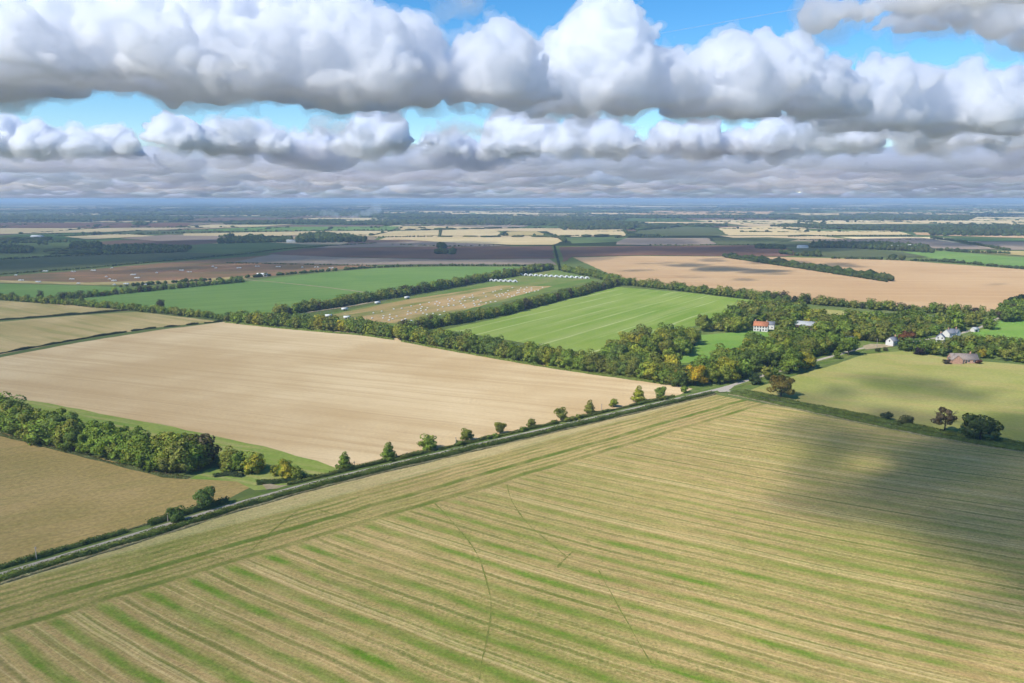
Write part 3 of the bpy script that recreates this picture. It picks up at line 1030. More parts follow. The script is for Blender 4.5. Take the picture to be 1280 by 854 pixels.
lone(1108, 526, 5.0, 1.2, 'bush', 0, (0.068, 0.090, 0.038), 'small dark bush in the pasture hedge')
lone(1131, 532, 6.2, 1.2, 'bush', 1, (0.105, 0.112, 0.045), 'wide scrubby thorn bush in the pasture hedge')
lone(869, 482, 13.5, 1.0, 'wide', 2, (.52, .36, .03), 'bright golden yellow tree at the field corner')
lone(851, 481, 10.5, 1.1, 'belt', 1, (.26, .16, .045), 'russet tree next to the bright golden tree')
lone(806, 470, 10.0, 1.0, 'round', 2, (0.450, 0.330, 0.038), 'yellow topped tree in the spinney edge')
lone(961, 470, 6.0, 1.2, 'round', 0, (0.510, 0.300, 0.030), 'small golden tree at the wood edge above the pasture')
lone(944, 481, 8.0, 1.2, 'belt', 2, (0.075, 0.112, 0.042), 'dark rounded tree where the road meets the pasture')
lone(1133, 431, 11.0, 1.15, 'wide', 0, (0.240, 0.105, 0.045), 'copper brown tree beside the small white house')
lone(1150, 444, 6.0, 1.3, 'bush', 2, (0.045, 0.033, 0.039), 'dark purple bush on the pasture edge')
lone(1160, 443, 5.5, 1.2, 'bush', 1, (0.105, 0.150, 0.045), 'green bush next to the dark purple bush')
lone(1144, 438, 8.5, 1.3, 'belt', 3, (0.083, 0.165, 0.045), 'dense green tree in front of the white house garden')
lone(1097, 440, 3.6, 1.2, 'bush', 0, (0.105, 0.128, 0.045), 'small clipped bush on the verge before the white house', name='bush')
lone(1107, 439, 3.4, 1.0, 'bush', 1, (0.120, 0.128, 0.045), 'slim small bush on the verge before the white house', name='bush')
lone(1228, 448, 7.0, 1.0, 'round', 1, (0.405, 0.330, 0.045), 'yellow tree behind the brick bungalow')
lone(1183, 455, 3.5, 1.6, 'bush', 2, (0.090, 0.075, 0.045), 'brown garden shrub at the gable of the bungalow', name='bush')
lone(1223, 455, 3.5, 1.4, 'bush', 0, (0.165, 0.075, 0.045), 'reddish garden shrub at the far end of the bungalow', name='bush')
lone(201, 387, 11.0, 1.0, 'belt', 0, (0.083, 0.075, 0.045), 'tall dark tree above the hedge line by the crop')
lone(16, 375, 9.5, .9, 'belt', 1, (0.128, 0.143, 0.045), 'pointed olive tree rising above the left hedge')
lone(51, 374, 10.5, .9, 'belt', 2, (0.112, 0.120, 0.045), 'tall brownish tree rising above the left hedge')
lone(103, 379, 10.0, .9, 'cone', 1, (0.150, 0.165, 0.045), 'pale pointed tree in the hedge below the crop')


# hedges -------------------------------------------------------------------
def hedge(px, width, height, label, colr, dens=26.0, leaf=.26, ground=False, gaps=(), base=None, group=None, name='hedge', rag=.22):
    P = np.asarray(px, float) if ground else GP(px)
    P = resample(P, 1.0)
    rg = np.random.RandomState(len(bpy.data.objects))
    k = len(P)
    # slow changes of height and width along the hedge
    def slow(a):
        return np.interp(np.arange(k), np.arange(0, k + 6, 6), rg.uniform(-a, a, len(np.arange(0, k + 6, 6))))
    hh = height * (1 + slow(rag))
    ww = width * (1 + slow(rag))
    T = np.gradient(P, axis=0)
    T /= np.linalg.norm(T, axis=1)[:, None]
    Nn = np.stack((-T[:, 1], T[:, 0]), 1)
    keep = np.ones(k, bool)
    for a, b in gaps:
        keep[int(a * k):int(b * k)] = False
    n = int(dens * k)
    s = rg.randint(0, k, n)
    s = s[keep[s]]
    n = len(s)
    th = rg.uniform(-.12, math.pi + .12, n)
    prof = np.stack((np.sign(np.cos(th)) * np.abs(np.cos(th)) ** .55, np.clip(np.sin(th), -.1, 1) ** 1 if False else np.sign(np.sin(th)) * np.abs(np.sin(th)) ** .55), 1)
    dep = 1 - np.abs(rg.normal(0, .10, n))
    lat = prof[:, 0] * ww[s] / 2 * dep
    up = np.clip(prof[:, 1] * hh[s] * dep, .05, None)
    along_ = rg.uniform(-.6, .6, n)
    C = np.zeros((n, 3))
    C[:, :2] = P[s] + Nn[s] * lat[:, None] + T[s] * along_[:, None]
    C[:, 2] = up
    ND = np.zeros((n, 3))
    ND[:, :2] = Nn[s] * prof[:, [0]]
    ND[:, 2] = np.maximum(prof[:, 1], 0) + .1
    ND += rg.normal(0, .2, (n, 3))
    ND /= np.linalg.norm(ND, axis=1)[:, None]
    V, NV = leaf_cards(C, ND, leaf, rg)
    clump = np.interp(s + along_, np.arange(0, k + 3, 3), rg.uniform(.78, 1.22, len(np.arange(0, k + 3, 3))))
    tn = np.array(colr)[None] * (clump * rg.uniform(.7, 1.3, n))[:, None] * (1 + rg.normal(0, .07, (n, 3)))
    if base is not None:
        lowm = (up / hh[s] < .35)[:, None]
        tn = np.where(lowm & (rg.uniform(0, 1, (n, 1)) < .65), np.array(base)[None] * rg.uniform(.7, 1.3, (n, 1)), tn)
    Tn = np.repeat(tn, 4, 0)
    # inner twig mass: a bumpy extruded core
    sec = np.array(((-.5, 0), (-.47, .55), (-.30, .88), (0, .93), (.30, .88), (.47, .55), (.5, 0)))
    CV = np.zeros((k, 7, 3))
    CN = np.zeros((k, 7, 3))
    j = rg.uniform(.78, .95, (k, 7))
    CV[:, :, :2] = P[:, None, :] + Nn[:, None, :] * (sec[None, :, 0] * ww[:, None] * j)[:, :, None]
    CV[:, :, 2] = sec[None, :, 1] * hh[:, None] * j
    CN[:, :, :2] = Nn[:, None, :] * sec[None, :, 0, None] * 2
    CN[:, :, 2] = sec[None, :, 1]
    Q = []
    o = len(V)
    for i in range(k - 1):
        if keep[i] and keep[i + 1]:
            for m_ in range(6):
                Q.append((o + (i + 1) * 7 + m_, o + (i + 1) * 7 + m_ + 1, o + i * 7 + m_ + 1, o + i * 7 + m_))
    VV = np.vstack((V, CV.reshape(-1, 3)))
    CNf = CN.reshape(-1, 3) + 1e-4
    NN = np.vstack((NV, CNf / np.linalg.norm(CNf, axis=1)[:, None]))
    TT = np.vstack((Tn, np.tile(np.array(colr) * .9, (k * 7, 1))))
    QQ = np.vstack((np.arange(len(V)).reshape(-1, 4), np.array(Q)))
    me = poly_mesh(name, VV, NN, TT, QQ, np.zeros((0, 3), int), M['leaf'])
    return tag(link(name, me), label, 'hedge', group)


def dry_grass(P, label, colr=(.36, .32, .17), w=1.3, h=.5, dens=26):
    o = hedge(P, w, h, label, colr, dens, .16, ground=True, name='dry_grass', rag=.7, base=(.16, .19, .06))
    return tag(o, label, 'grass', kind='stuff')


dry_grass(offset(sline, -.7), 'rough dry grass along the foot of the lane hedge')
dry_grass(offset(side, -5.4)[2:], 'rough dry grass along the hedge of the sunken lane')
dry_grass(offset(sline, 11.4)[near_i(sline, (400, 609)):-6], 'thin dry grass edge between low hedge and tilled field', (.30, .30, .12), 1.0, .4)
dry_grass(offset(sline, 11.6)[8:near_i(sline, (318, 632))], 'thin dry grass edge of the brown stubble', (.28, .26, .12), 1.0, .4)
HG = (.150, .190, .045)
south = offset(sline, 1.2)
hedge(south, 3.0, 2.0, 'long clipped hedge between the lane and the striped stubble', HG, 46, .20, ground=True, base=(.17, .15, .07))
nh = offset(sline, 9.6)
kk = len(nh)
hedge(nh[8:near_i(sline, (190, 672))], 2.2, 1.9, 'dark clipped hedge between the lane and the brown stubble', (0.115, 0.155, 0.043), 46, .20, ground=True)
hedge(nh[near_i(sline, (205, 667)):near_i(sline, (318, 632))], 2.6, 2.4, 'taller dark hedge in the shade of two roadside trees', (0.108, 0.146, 0.041), 46, .20, ground=True)
hedge(nh[near_i(sline, (372, 617)):-6], 1.9, 1.6, 'low hedge between the lane and the pale tilled field', (0.155, 0.182, 0.046), 40, .20, ground=True, gaps=((.30, .31), (.62, .63)), rag=.4)
hedge(offset(side, 3.4)[3:], 2.8, 2.5, 'hedge on the pasture side of the sunken lane', (0.142, 0.182, 0.047), 44, .21, ground=True)
hedge(offset(side, -3.6)[2:], 2.8, 2.3, 'hedge on the stubble side of the sunken lane', (0.149, 0.189, 0.049), 44, .21, ground=True)
hedge([(-60, 451), (0, 442.5), (60, 431.5), (120, 421), (180, 412), (240, 406), (278, 402)], 1.8, 1.3, 'thin gappy hedge dividing the stubble from the tilled field', (0.054, 0.068, 0.030), 26, .22, rag=.6, gaps=((.62, .64), (.74, .765), (.83, .85), (.9, .925)))
hedge([(-60, 405), (0, 400.5), (60, 396), (110, 392.5), (164, 388)], 2.2, 1.9, 'dark hedge between the two stubble strips', (0.061, 0.074, 0.030), 24, .25, rag=.4)
hedge([(282, 403.2), (340, 409.5), (400, 415), (450, 419), (492, 425)], 2.2, 1.5, 'grassy hedge foot along the belt below the pig paddock', (0.203, 0.257, 0.054), 22, .25, rag=.5)
hedge([(502, 427), (560, 438), (640, 452), (700, 462), (760, 470.5), (836, 481)], 2.2, 1.5, 'grassy hedge foot along the belt below the meadow', (0.203, 0.250, 0.054), 22, .25, rag=.5)
hedge([(0, 544), (60, 559), (130, 577), (205, 596), (235, 598)], 2.0, 1.1, 'low scrub edge of the wood above the brown stubble', (0.121, 0.142, 0.054), 24, .22, rag=.6)
hedge([(268, 596), (285, 594), (303, 596)], 3.0, 1.3, 'short dark scrub patch in the rough grass corner', (0.068, 0.095, 0.041), 40, .22)
hedge([(322, 606), (345, 604), (372, 601.5), (395, 598)], 2.6, 1.8, 'dark scrubby hedge beside the gateway', (0.068, 0.101, 0.035), 40, .22)
hedge([(1266, 391), (1262, 377), (1300, 366), (1420, 352)], 5.0, 3.5, 'dark hedge beside the ploughed corner field', (0.061, 0.088, 0.030), 16, .5, rag=.3)
hedge([(700, 338), (697, 325), (694, 312), (693, 308)], 3.5, 2.0, 'straight dark hedge running away between ploughed fields', (0.047, 0.068, 0.027), 10, .7, rag=.25)

# far hedgerows and woods, one mass too far off to count -----------------------
def far_blobs(items, name, label):
    """items: x, y, radius, height, colour. lumpy canopies standing on the ground"""
    rg = np.random.RandomState(11)
    VV, TT, NN, RR = [], [], [], []
    o = 0
    base = ICO1[0]
    for x, y, r, h, c in items:
        lump = rg.uniform(.72, 1.2, (len(base), 1))
        v = base * lump * np.array((r, r, h * .55)) + np.array((x, y, h * .45))
        v[:, 2] = np.maximum(v[:, 2], 0.0)
        VV.append(v)
        n_ = base + rg.normal(0, .25, base.shape)
        NN.append(n_ / np.linalg.norm(n_, axis=1)[:, None])
        TT.append(np.tile(np.asarray(c) * rg.uniform(.75, 1.25), (len(base), 1)) * rg.uniform(.8, 1.2, (len(base), 1)))
        RR.append(ICO1[1] + o)
        o += len(base)
    me = poly_mesh(name, np.vstack(VV), np.vstack(NN), np.vstack(TT), np.zeros((0, 4), int), np.vstack(RR), M['leaf'])
    return tag(link(name, me), label, 'woodland', kind='stuff')


FB = []
FRG = random.Random(21)
FC = [(.070, .100, .028), (.085, .115, .032), (.062, .085, .028), (.09, .10, .034)]


def far_line(px, h, step=None, keep=1.0, wide=.7):
    P = GP(px)
    d = P[:, 1].mean()
    st = step or max(4.0, d / 330.0)
    for q in resample(P, st):
        if FRG.random() < keep:
            hh = h * FRG.uniform(.6, 1.25)
            FB.append((q[0] + FRG.uniform(-.3, .3) * st, q[1] + FRG.uniform(-.5, .5) * st, max(hh * wide, st * .55) * FRG.uniform(.8, 1.2), hh, FRG.choice(FC)))


def far_wood(px, h, step=None):
    P = GP(px)
    lo, hi = P.min(0), P.max(0)
    d = P[:, 1].mean()
    st = step or max(7.0, d / 260.0)
    sy = max(st, (hi[1] - lo[1]) / 22)
    y = lo[1]
    while y <= hi[1]:
        x = lo[0]
        while x <= hi[0]:
            q = (x + FRG.uniform(-.4, .4) * st, y + FRG.uniform(-.4, .4) * sy)
            if inside(q, P):
                hh = h * FRG.uniform(.7, 1.2)
                FB.append((q[0], q[1], st * FRG.uniform(.6, .95), hh, FRG.choice(FC)))
            x += st
        y += sy


far_line([(-100, 346.5), (0, 343.5), (95, 337), (215, 326), (300, 318.5), (360, 311), (470, 304.5)], 3.0)
far_line([(440, 336.5), (500, 333.5), (560, 332.5), (690, 333)], 4.0)
far_line([(150, 359), (230, 353), (304, 348), (340, 345), (390, 341), (450, 336)], 4.5, keep=.8)
far_line([(285, 329), (400, 331.5), (470, 332.5)], 2.5, keep=.8)
far_line([(0, 325), (60, 321.5), (120, 319), (180, 316.5)], 4.0)
far_wood([(0, 317), (38, 317), (40, 312), (0, 311)], 11)
far_wood([(90, 312), (126, 312), (126, 308), (90, 308)], 13)
far_line([(50, 306), (58, 306)], 13)
far_wood([(62, 318), (130, 318), (130, 313), (62, 313)], 6, 16)
far_wood([(130, 319), (232, 315.5), (240, 311), (180, 308), (130, 310)], 9)
far_line([(0, 305), (60, 303.5), (90, 303)], 7)
far_wood([(0, 303), (60, 302), (60, 297), (0, 297)], 5, 26)
far_line([(70, 295.5), (115, 294.5)], 5)
far_line([(118, 294), (126, 294)], 12)
far_line([(135, 293), (230, 291.5), (330, 290), (420, 288.5), (500, 288)], 5, keep=.6)
far_wood([(272, 305), (365, 303), (365, 299), (310, 298), (275, 301)], 10)
far_wood([(368, 304), (455, 303), (458, 300), (430, 296), (400, 293), (375, 296)], 12)
far_line([(275, 297), (290, 296.5)], 11)
far_line([(312, 297), (330, 297)], 11)
for q in ((549, 311), (551, 311.5), (547, 318), (553, 318), (558, 318), (562, 318.5)):
    far_line([q, (q[0] + 3, q[1])], 13, 8)
far_line([(505, 283), (560, 282), (620, 282)], 6, 45)
far_line([(516, 288), (560, 287), (640, 285.5)], 6, 50)
far_line([(560, 296.2), (600, 296.4), (640, 296.2), (690, 297)], 5, 48)
far_line([(690, 296.5), (790, 296)], 9, 42, wide=.45)
far_line([(682, 296), (700, 298), (706, 303)], 9)
far_line([(470, 297), (540, 296)], 4)
far_line([(550, 296), (551, 287)], 3)
far_line([(490, 306), (560, 308.5), (620, 307)], 3, keep=.6)
far_line([(770, 298), (790, 296), (830, 296.5)], 5)
far_line([(786, 296), (780, 288)], 5)
far_line([(810, 307), (900, 306.5), (960, 306)], 3, keep=.5)
far_wood([(945, 311), (980, 312), (980, 308.5), (945, 308)], 7)
far_line([(905, 321.5), (930, 324), (960, 328), (1000, 334.5), (1050, 342), (1112, 351.5)], 10, 6.0)
far_line([(908, 322.5), (1000, 336), (1110, 353)], 6, 5.0)
far_line([(978, 318), (1000, 320), (1020, 321)], 10, 9)
far_line([(1016, 320), (1024, 321)], 13, 8)
far_line([(1040, 323.5), (1090, 324.5), (1130, 326), (1170, 327), (1210, 330), (1240, 333), (1290, 338), (1420, 350)], 5, keep=.75)
far_line([(1118, 325), (1126, 325.5)], 11, 9)
far_line([(1160, 326.5), (1190, 328)], 9, 11, keep=.7)
far_wood([(1010, 310), (1060, 311), (1130, 314), (1165, 317), (1160, 311), (1100, 306), (1020, 306)], 11)
far_line([(1170, 313), (1215, 316), (1260, 318)], 7, keep=.7)
far_line([(1165, 298), (1200, 303), (1235, 309), (1262, 314)], 6)
far_line([(1000, 300), (1080, 300.5), (1180, 299.5)], 3, keep=.7)
far_line([(985, 296), (1010, 295.5), (1140, 295)], 4)
far_wood([(430, 282), (560, 281), (720, 283), (720, 277), (640, 274), (540, 276), (430, 278)], 11)
far_wood([(280, 281), (350, 280), (430, 281), (430, 276), (300, 277.5)], 11)
far_wood([(0, 276), (120, 276.5), (240, 275.5), (240, 272), (120, 271), (0, 271)], 12)
far_wood([(168, 282.5), (183, 282.5), (183, 280.5), (168, 280.5)], 14)
far_line([(0, 279), (80, 279)], 5)
far_wood([(700, 288), (790, 287.5), (800, 280), (760, 277), (700, 279)], 12)
far_wood([(800, 288), (850, 283.5), (905, 283.5), (905, 280.5), (800, 281)], 7, 30)
far_wood([(780, 273), (860, 273), (1000, 274), (1000, 271), (880, 270.5), (780, 270.5)], 13)
far_wood([(960, 283.5), (1160, 291), (1160, 284), (1060, 283), (990, 281.5)], 10)
far_wood([(1160, 295), (1290, 296), (1420, 295), (1420, 285), (1250, 283), (1165, 284)], 13)
far_wood([(1000, 276), (1210, 276), (1220, 271), (1100, 270), (1000, 272)], 13)
far_wood([(640, 276), (700, 276), (780, 275), (780, 272), (640, 272)], 12)
far_wood([(450, 272), (640, 273), (640, 270), (450, 269.5)], 12)
far_wood([(120, 269), (300, 269.5), (420, 269), (420, 266), (240, 266)], 12)
for (ea, eb) in FAR_EDGES:
    ea, eb = np.array(ea), np.array(eb)
    if abs(ea[0]) > ea[1] * .75 + 300 or ea[1] < 2250:
        continue
    st_ = max(9.0, ea[1] / 210.0)
    for q in resample(np.array((ea, eb)), st_):
        if FRG.random() < .7:
            hh = FRG.choice((2, 2.5, 3, 3.5, 7)) * FRG.uniform(.8, 1.3)
            FB.append((q[0], q[1] + FRG.uniform(-3, 3), st_ * FRG.uniform(.45, .7), hh, FRG.choice(FC)))
far_blobs(FB, 'distant_woods', 'dark hedgerows and woods on the plain beyond the ploughed fields')
FB = []
# out to the horizon: long thin woods and hedgerows
y_ = 5200.0
while y_ < 46000:
    for _ in range(8 if y_ < 12000 else 5):
        cx_ = FRG.uniform(-.8, .8) * y_
        ln_ = FRG.choice((.02, .04, .06, .12)) * y_ * FRG.uniform(.6, 1.4)
        step_ = y_ / 190.0
        k_ = max(2, int(ln_ / step_))
        sl_ = FRG.uniform(-.15, .15)
        for j_ in range(k_):
            hh_ = FRG.uniform(7, 15)
            FB.append((cx_ + (j_ - k_ / 2) * step_, y_ + sl_ * (j_ - k_ / 2) * step_ + FRG.uniform(-.6, .6) * step_, step_ * FRG.uniform(.55, .9), hh_, FRG.choice(FC)))
    y_ *= 1.030
far_blobs(FB, 'horizon_woods', 'thin blue lines of woodland along the horizon')

# ------------------------------------------------------------------ buildings
def boxes(name, items, mat, parent=None):
    """items: (x0, x1, y0, y1, z0, z1)"""
    V, Q = [], []
    for x0, x1, y0, y1, z0, z1 in items:
        o = len(V)
        V += [(x0, y0, z0), (x1, y0, z0), (x1, y1, z0), (x0, y1, z0), (x0, y0, z1), (x1, y0, z1), (x1, y1, z1), (x0, y1, z1)]
        Q += [(o + 3, o + 2, o + 1, o), (o + 4, o + 5, o + 6, o + 7), (o, o + 1, o + 5, o + 4), (o + 1, o + 2, o + 6, o + 5), (o + 2, o + 3, o + 7, o + 6), (o + 3, o, o + 4, o + 7)]
    return link(name, quads_mesh(name, V, Q, M[mat]), parent)


def gable_walls(name, w, d, h, rise, mat, parent):
    """walls with gables at both ends of the x axis"""
    a, b = w / 2, d / 2
    V = [(-a, -b, 0), (a, -b, 0), (a, b, 0), (-a, b, 0), (-a, -b, h), (a, -b, h), (a, b, h), (-a, b, h), (-a, 0, h + rise), (a, 0, h + rise)]
    Fc = [(0, 1, 5, 4), (2, 3, 7, 6), (1, 2, 6, 9, 5), (3, 0, 4, 8, 7)]
    me_ = bpy.data.meshes.new(name)
    me_.from_pydata(V, [], Fc)
    me_.materials.append(M[mat])
    return link(name, me_, parent)


def gable_roof(name, w, d, h, rise, mat, parent, over=.35, th=.18, cx=0.0, cy_=0.0):
    a, b = w / 2 + over, d / 2 + over
    e = h - rise * over / (d / 2)
    V = []
    for t in (0.02, th):
        V += [(cx - a, cy_ - b, e + t), (cx + a, cy_ - b, e + t), (cx + a, cy_, h + rise + t), (cx - a, cy_, h + rise + t), (cx + a, cy_ + b, e + t), (cx - a, cy_ + b, e + t)]
    Q = [(6, 7, 8, 9), (9, 8, 10, 11), (1, 0, 3, 2), (2, 3, 5, 4), (0, 1, 7, 6), (4, 5, 11, 10), (1, 2, 8, 7), (2, 4, 10, 8), (3, 0, 6, 9), (5, 3, 9, 11)]
    return link(name, quads_mesh(name, V, Q, M[mat]), parent)


def house(px, py, w, d, h, rise, rot, wall, roof, label, wins=(), wins_end=(), chim=(), doors=(), cat='house', name='house', wing=None):
    q = G(px, py)
    root = link(name, None)
    root.location = (q[0], q[1], .2)
    root.rotation_euler = (0, 0, R(rot))
    tag(root, label, cat)
    gable_walls('wall', w, d, h, rise, wall, root)
    rf = gable_roof('roof', w, d, h, rise, roof, root)
    for cx in chim:
        boxes('chimney', [(cx - .4, cx + .4, -.35, .35, h + rise - .6, h + rise + 1.3), (cx - .28, cx - .05, -.12, .12, h + rise + 1.3, h + rise + 1.6), (cx + .05, cx + .28, -.12, .12, h + rise + 1.3, h + rise + 1.6)], 'brick', rf)
    for (wx, wz, ww, wh) in wins:
        b = boxes('window', [(wx - ww / 2, wx + ww / 2, -d / 2 - .05, -d / 2 + .02, wz, wz + wh)], 'glass', root)
        boxes('frame', [(wx - ww / 2 - .08, wx + ww / 2 + .08, -d / 2 - .09, -d / 2 - .003, wz - .1, wz - .004),
                        (wx - ww / 2 - .08, wx + ww / 2 + .08, -d / 2 - .09, -d / 2 - .003, wz + wh + .004, wz + wh + .09),
                        (wx - .04, wx + .04, -d / 2 - .09, -d / 2 - .052, wz, wz + wh)], 'canvas', b)
    for (wy, wz, ww, wh) in wins_end:
        boxes('window', [(-w / 2 - .05, -w / 2 + .02, wy - ww / 2, wy + ww / 2, wz, wz + wh)], 'glass', root)
    for (dx, dw, dh) in doors:
        boxes('door', [(dx - dw / 2, dx + dw / 2, -d / 2 - .06, -d / 2 + .02, 0, dh)], 'door', root)
    if wing:
        wx, wy, w2, d2, h2, r2, wm, rm = wing
        sub = gable_walls('wing', w2, d2, h2, r2, wm, root)
        sub.location = (wx, wy, 0)
        sub.rotation_euler = (0, 0, R(90))
        r_ = gable_roof('wing_roof', w2, d2, h2, r2, rm, sub)
    return root


house(951, 414, 11.5, 7.0, 4.8, 3.2, -24, 'white_wall', 'tile', 'white farmhouse with bright orange tiled roof among trees',
      wins=[(x, z, 1.1, 1.4) for x in (-4.4, -2.2, 2.2, 4.4) for z in (.8, 3.1)] + [(0, 3.1, 1.1, 1.4)], wins_end=[(0, 3.1, 1.0, 1.4), (0, .8, 1.0, 1.4)], chim=(-4.6, 4.4), doors=((0, 1.1, 2.1),))
house(963, 411.5, 6.5, 6.0, 4.2, 2.2, -24, 'white_wall', 'slate', 'lower white annex at the end of the orange roofed farmhouse', wins=[(-1.5, 1.2, 1.0, 1.2), (1.5, 1.2, 1.0, 1.2)], name='annex')
house(929, 405, 7.0, 5.0, 2.6, 2.0, -15, 'white_wall', 'tile', 'small outbuilding with red roof left of the farmhouse', doors=((0, 2.0, 2.0),), name='outbuilding', cat='outbuilding')
house(1004, 411, 26.0, 13.0, 3.8, 2.6, -28, 'timber', 'sheet', 'big barn with pale grey sheet roof among trees', doors=((0, 4, 3.8),), name='barn', cat='barn')
house(1054, 429, 17.0, 8.0, 3.0, 2.2, -20, 'brick', 'slate', 'long low barn with bluish slate roof behind the wood', doors=((3, 3, 2.4), (-4, 1.2, 2.1)), name='barn', cat='barn')
house(1037, 426, 9.0, 6.0, 2.6, 1.9, -20, 'brick', 'tile', 'small brick shed with tiled roof next to the slate barn', doors=((0, 2, 2.1),), name='shed', cat='shed')
house(1115, 432, 8.0, 6.0, 3.8, 2.6, 35, 'white_wall', 'slate', 'small white house with dark slate roof beside the road', wins=[(-2.4, .9, 1.0, 1.2), (2.2, .9, 1.0, 1.2), (-2.4, 3.0, 1.0, 1.1), (2.2, 3.0, 1.0, 1.1)], wins_end=[(0, 3.2, .9, 1.1)], chim=(3.6,), doors=((0, 1, 2.0),))
house(1175, 428, 7.0, 6.0, 3.9, 3.0, 58, 'white_wall', 'slate', 'white gabled house with slate roof in the village', wins=[(-2, .9, 1, 1.2), (2, .9, 1, 1.2), (-2, 3.2, 1, 1.1), (2, 3.2, 1, 1.1)], wins_end=[(-1.4, 3.2, .9, 1.1), (1.4, 3.2, .9, 1.1), (0, .9, 1.4, 1.2)], chim=(0,), doors=((0, 1, 2.0),))
house(1189, 421, 13.0, 6.5, 3.4, 2.6, 24, 'white_wall', 'slate', 'long white cottage with two chimneys behind the gabled house', wins=[(x, 1.0, 1, 1.2) for x in (-4.5, -1.8, 2.2, 4.8)], chim=(-4, 5), doors=((.3, 1, 2.0),), wing=(3.5, 0, 7.5, 5.0, 3.2, 2.6, 'white_wall', 'slate'), name='cottage', cat='cottage')
house(1218, 415, 5.0, 4.0, 2.4, 1.4, 20, 'white_wall', 'sheet', 'small white garage at the edge of the bright green field', doors=((0, 2.2, 2.0),), name='garage', cat='garage')
house(1157, 402, 11.0, 6.0, 3.0, 2.2, 12, 'white_wall', 'sheet', 'pale roofed bungalow half hidden in the village trees', wins=[(-3, 1, 1, 1.1), (3, 1, 1, 1.1)], doors=((0, 1, 2),))
house(1167, 402, 8.0, 6.0, 3.0, 2.0, 12, 'white_wall', 'sheet', 'short pale bungalow right of its half hidden neighbour', wins=[(-2, 1, 1, 1.1)], doors=((1, 1, 2),))
house(1203, 453, 17.0, 8.5, 2.7, 3.2, -8, 'brick', 'old_tile', 'brick bungalow with brownish grey roof and gable on the pasture edge',
      wins=[(x, .9, 1.5, 1.2) for x in (-1.2, 2.2, 5.8)], chim=(4.5,), doors=((.6, 1, 2.0),), wing=(-6.0, -3.6, 7.4, 6.6, 2.7, 3.0, 'brick', 'old_tile'), name='bungalow', cat='bungalow')
house(640 + 484, 311.5, 40.0, 16.0, 5.0, 3.5, 4, 'sheet', 'sheet', 'long pale farm shed in front of the distant wood', name='shed', cat='shed')
house(1143, 311, 30.0, 16.0, 6.0, 3.5, 4, 'white_wall', 'sheet', 'white ended farm shed near the distant wood', name='shed', cat='shed')
house(1003, 310.5, 22.0, 12.0, 4.0, 3.0, 4, 'white_wall', 'sheet', 'small pale shed at the left end of the distant wood', name='shed', cat='shed')
house(47, 298, 30.0, 18.0, 5.0, 4.0, 4, 'white_wall', 'sheet', 'white farm building on the far left plain', name='farm_building', cat='building')
house(902, 259.5, 90.0, 60.0, 22.0, 8.0, 4, 'white_wall', 'sheet', 'large white building far off near the horizon', name='warehouse', cat='building')
house(364, 303.2, 22.0, 10.0, 4.0, 3.0, 4, 'white_wall', 'sheet', 'tiny white barn in front of a dark far wood', name='barn', cat='barn')
house(328, 345.5, 14.0, 6.0, 2.8, 1.6, 6, 'canvas', 'canvas', 'white shelter at the edge of the green crop', name='shelter', cat='shelter')

# ------------------------------------------------------------------ pig arks, tents, trailers, poles
def ark_mesh(name, w, l, h, mat, k=8):
    V, Fc = [], []
    for y in (-l / 2, l / 2):
        for i in range(k + 1):
            t = math.pi * i / k
            V.append((math.cos(t) * w / 2, y, math.sin(t) * h))
    n = k + 1
    for i in range(k):
        Fc.append((i, i + 1, n + i + 1, n + i))
    Fc.append(tuple(range(n, 2 * n)))
    # front wall with a low doorway
    dw, dh = w * .18, h * .6
    o = len(V)
    V += [(dw, -l / 2, 0), (dw, -l / 2, dh), (-dw, -l / 2, dh), (-dw, -l / 2, 0)]
    Fc.append(tuple(range(0, n // 2 + 1)) + (o + 1, o))
    Fc.append(tuple(range(n // 2, n)) + (o + 3, o + 2))
    Fc.append((n // 2, o + 2, o + 1))
    me_ = bpy.data.meshes.new(name)
    me_.from_pydata(V, [], Fc)
    me_.materials.append(M[mat])
    return me_


ARK = ark_mesh('pig_ark', 2.7, 2.6, 1.5, 'ark')
arg = random.Random(5)
# rows of arks follow the paddock
pad = GP([(430, 396), (560, 367), (625, 358.5), (690, 360), (655, 368), (600, 384), (540, 397), (496, 405)])
_a = G(440, 396)
_b = G(640, 360)
_u = (_b - _a) / np.linalg.norm(_b - _a)
_v = np.array((_u[1], -_u[0]))
na = 0
for r in range(13):
    for c_ in range(56):
        p = _a + _u * (c_ * 8.5 + (4 if r % 2 else 0)) + _v * (r * 10.5 + 3)
        p = p + np.array((arg.uniform(-2, 2), arg.uniform(-2.5, 2.5)))
        if inside(p, pad) and arg.random() < .42:
            o = link('pig_ark', ARK, loc=(p[0], p[1], .3))
            o.scale = (.52, .52, .52)
            o.rotation_euler = (0, 0, arg.uniform(-.3, .3) + 2.2)
            tag(o, 'small white curved pig ark in the rooted paddock', 'pig ark', 'pig arks in the rooted paddock')
            na += 1
far_arks = [(20, 345), (25, 351.5), (46, 353.5), (55, 340), (90, 340.5), (115, 339), (140, 336), (88, 350), (98, 355.5), (133, 347), (137, 350), (141, 352), (143, 357), (156, 356), (165, 344.5), (170, 348.5),
            (182, 357), (196, 342), (225, 339), (235, 341), (266, 334), (270, 336), (297, 336), (320, 334), (346, 334.5), (378, 335), (394, 335), (412, 336)]
for (x, y) in far_arks:
    for dx in ((0, 3.4) if arg.random() < .6 else (0,)):
        q = G(x + dx, y)
        o = link('pig_ark', ARK, loc=(q[0], q[1], .8))
        o.scale = (1.15, 1.15, 1.0)
        o.rotation_euler = (0, 0, arg.uniform(-.4, .4))
        tag(o, 'white pig ark on the shaded reddish field', 'pig ark', 'pig arks on the reddish field')
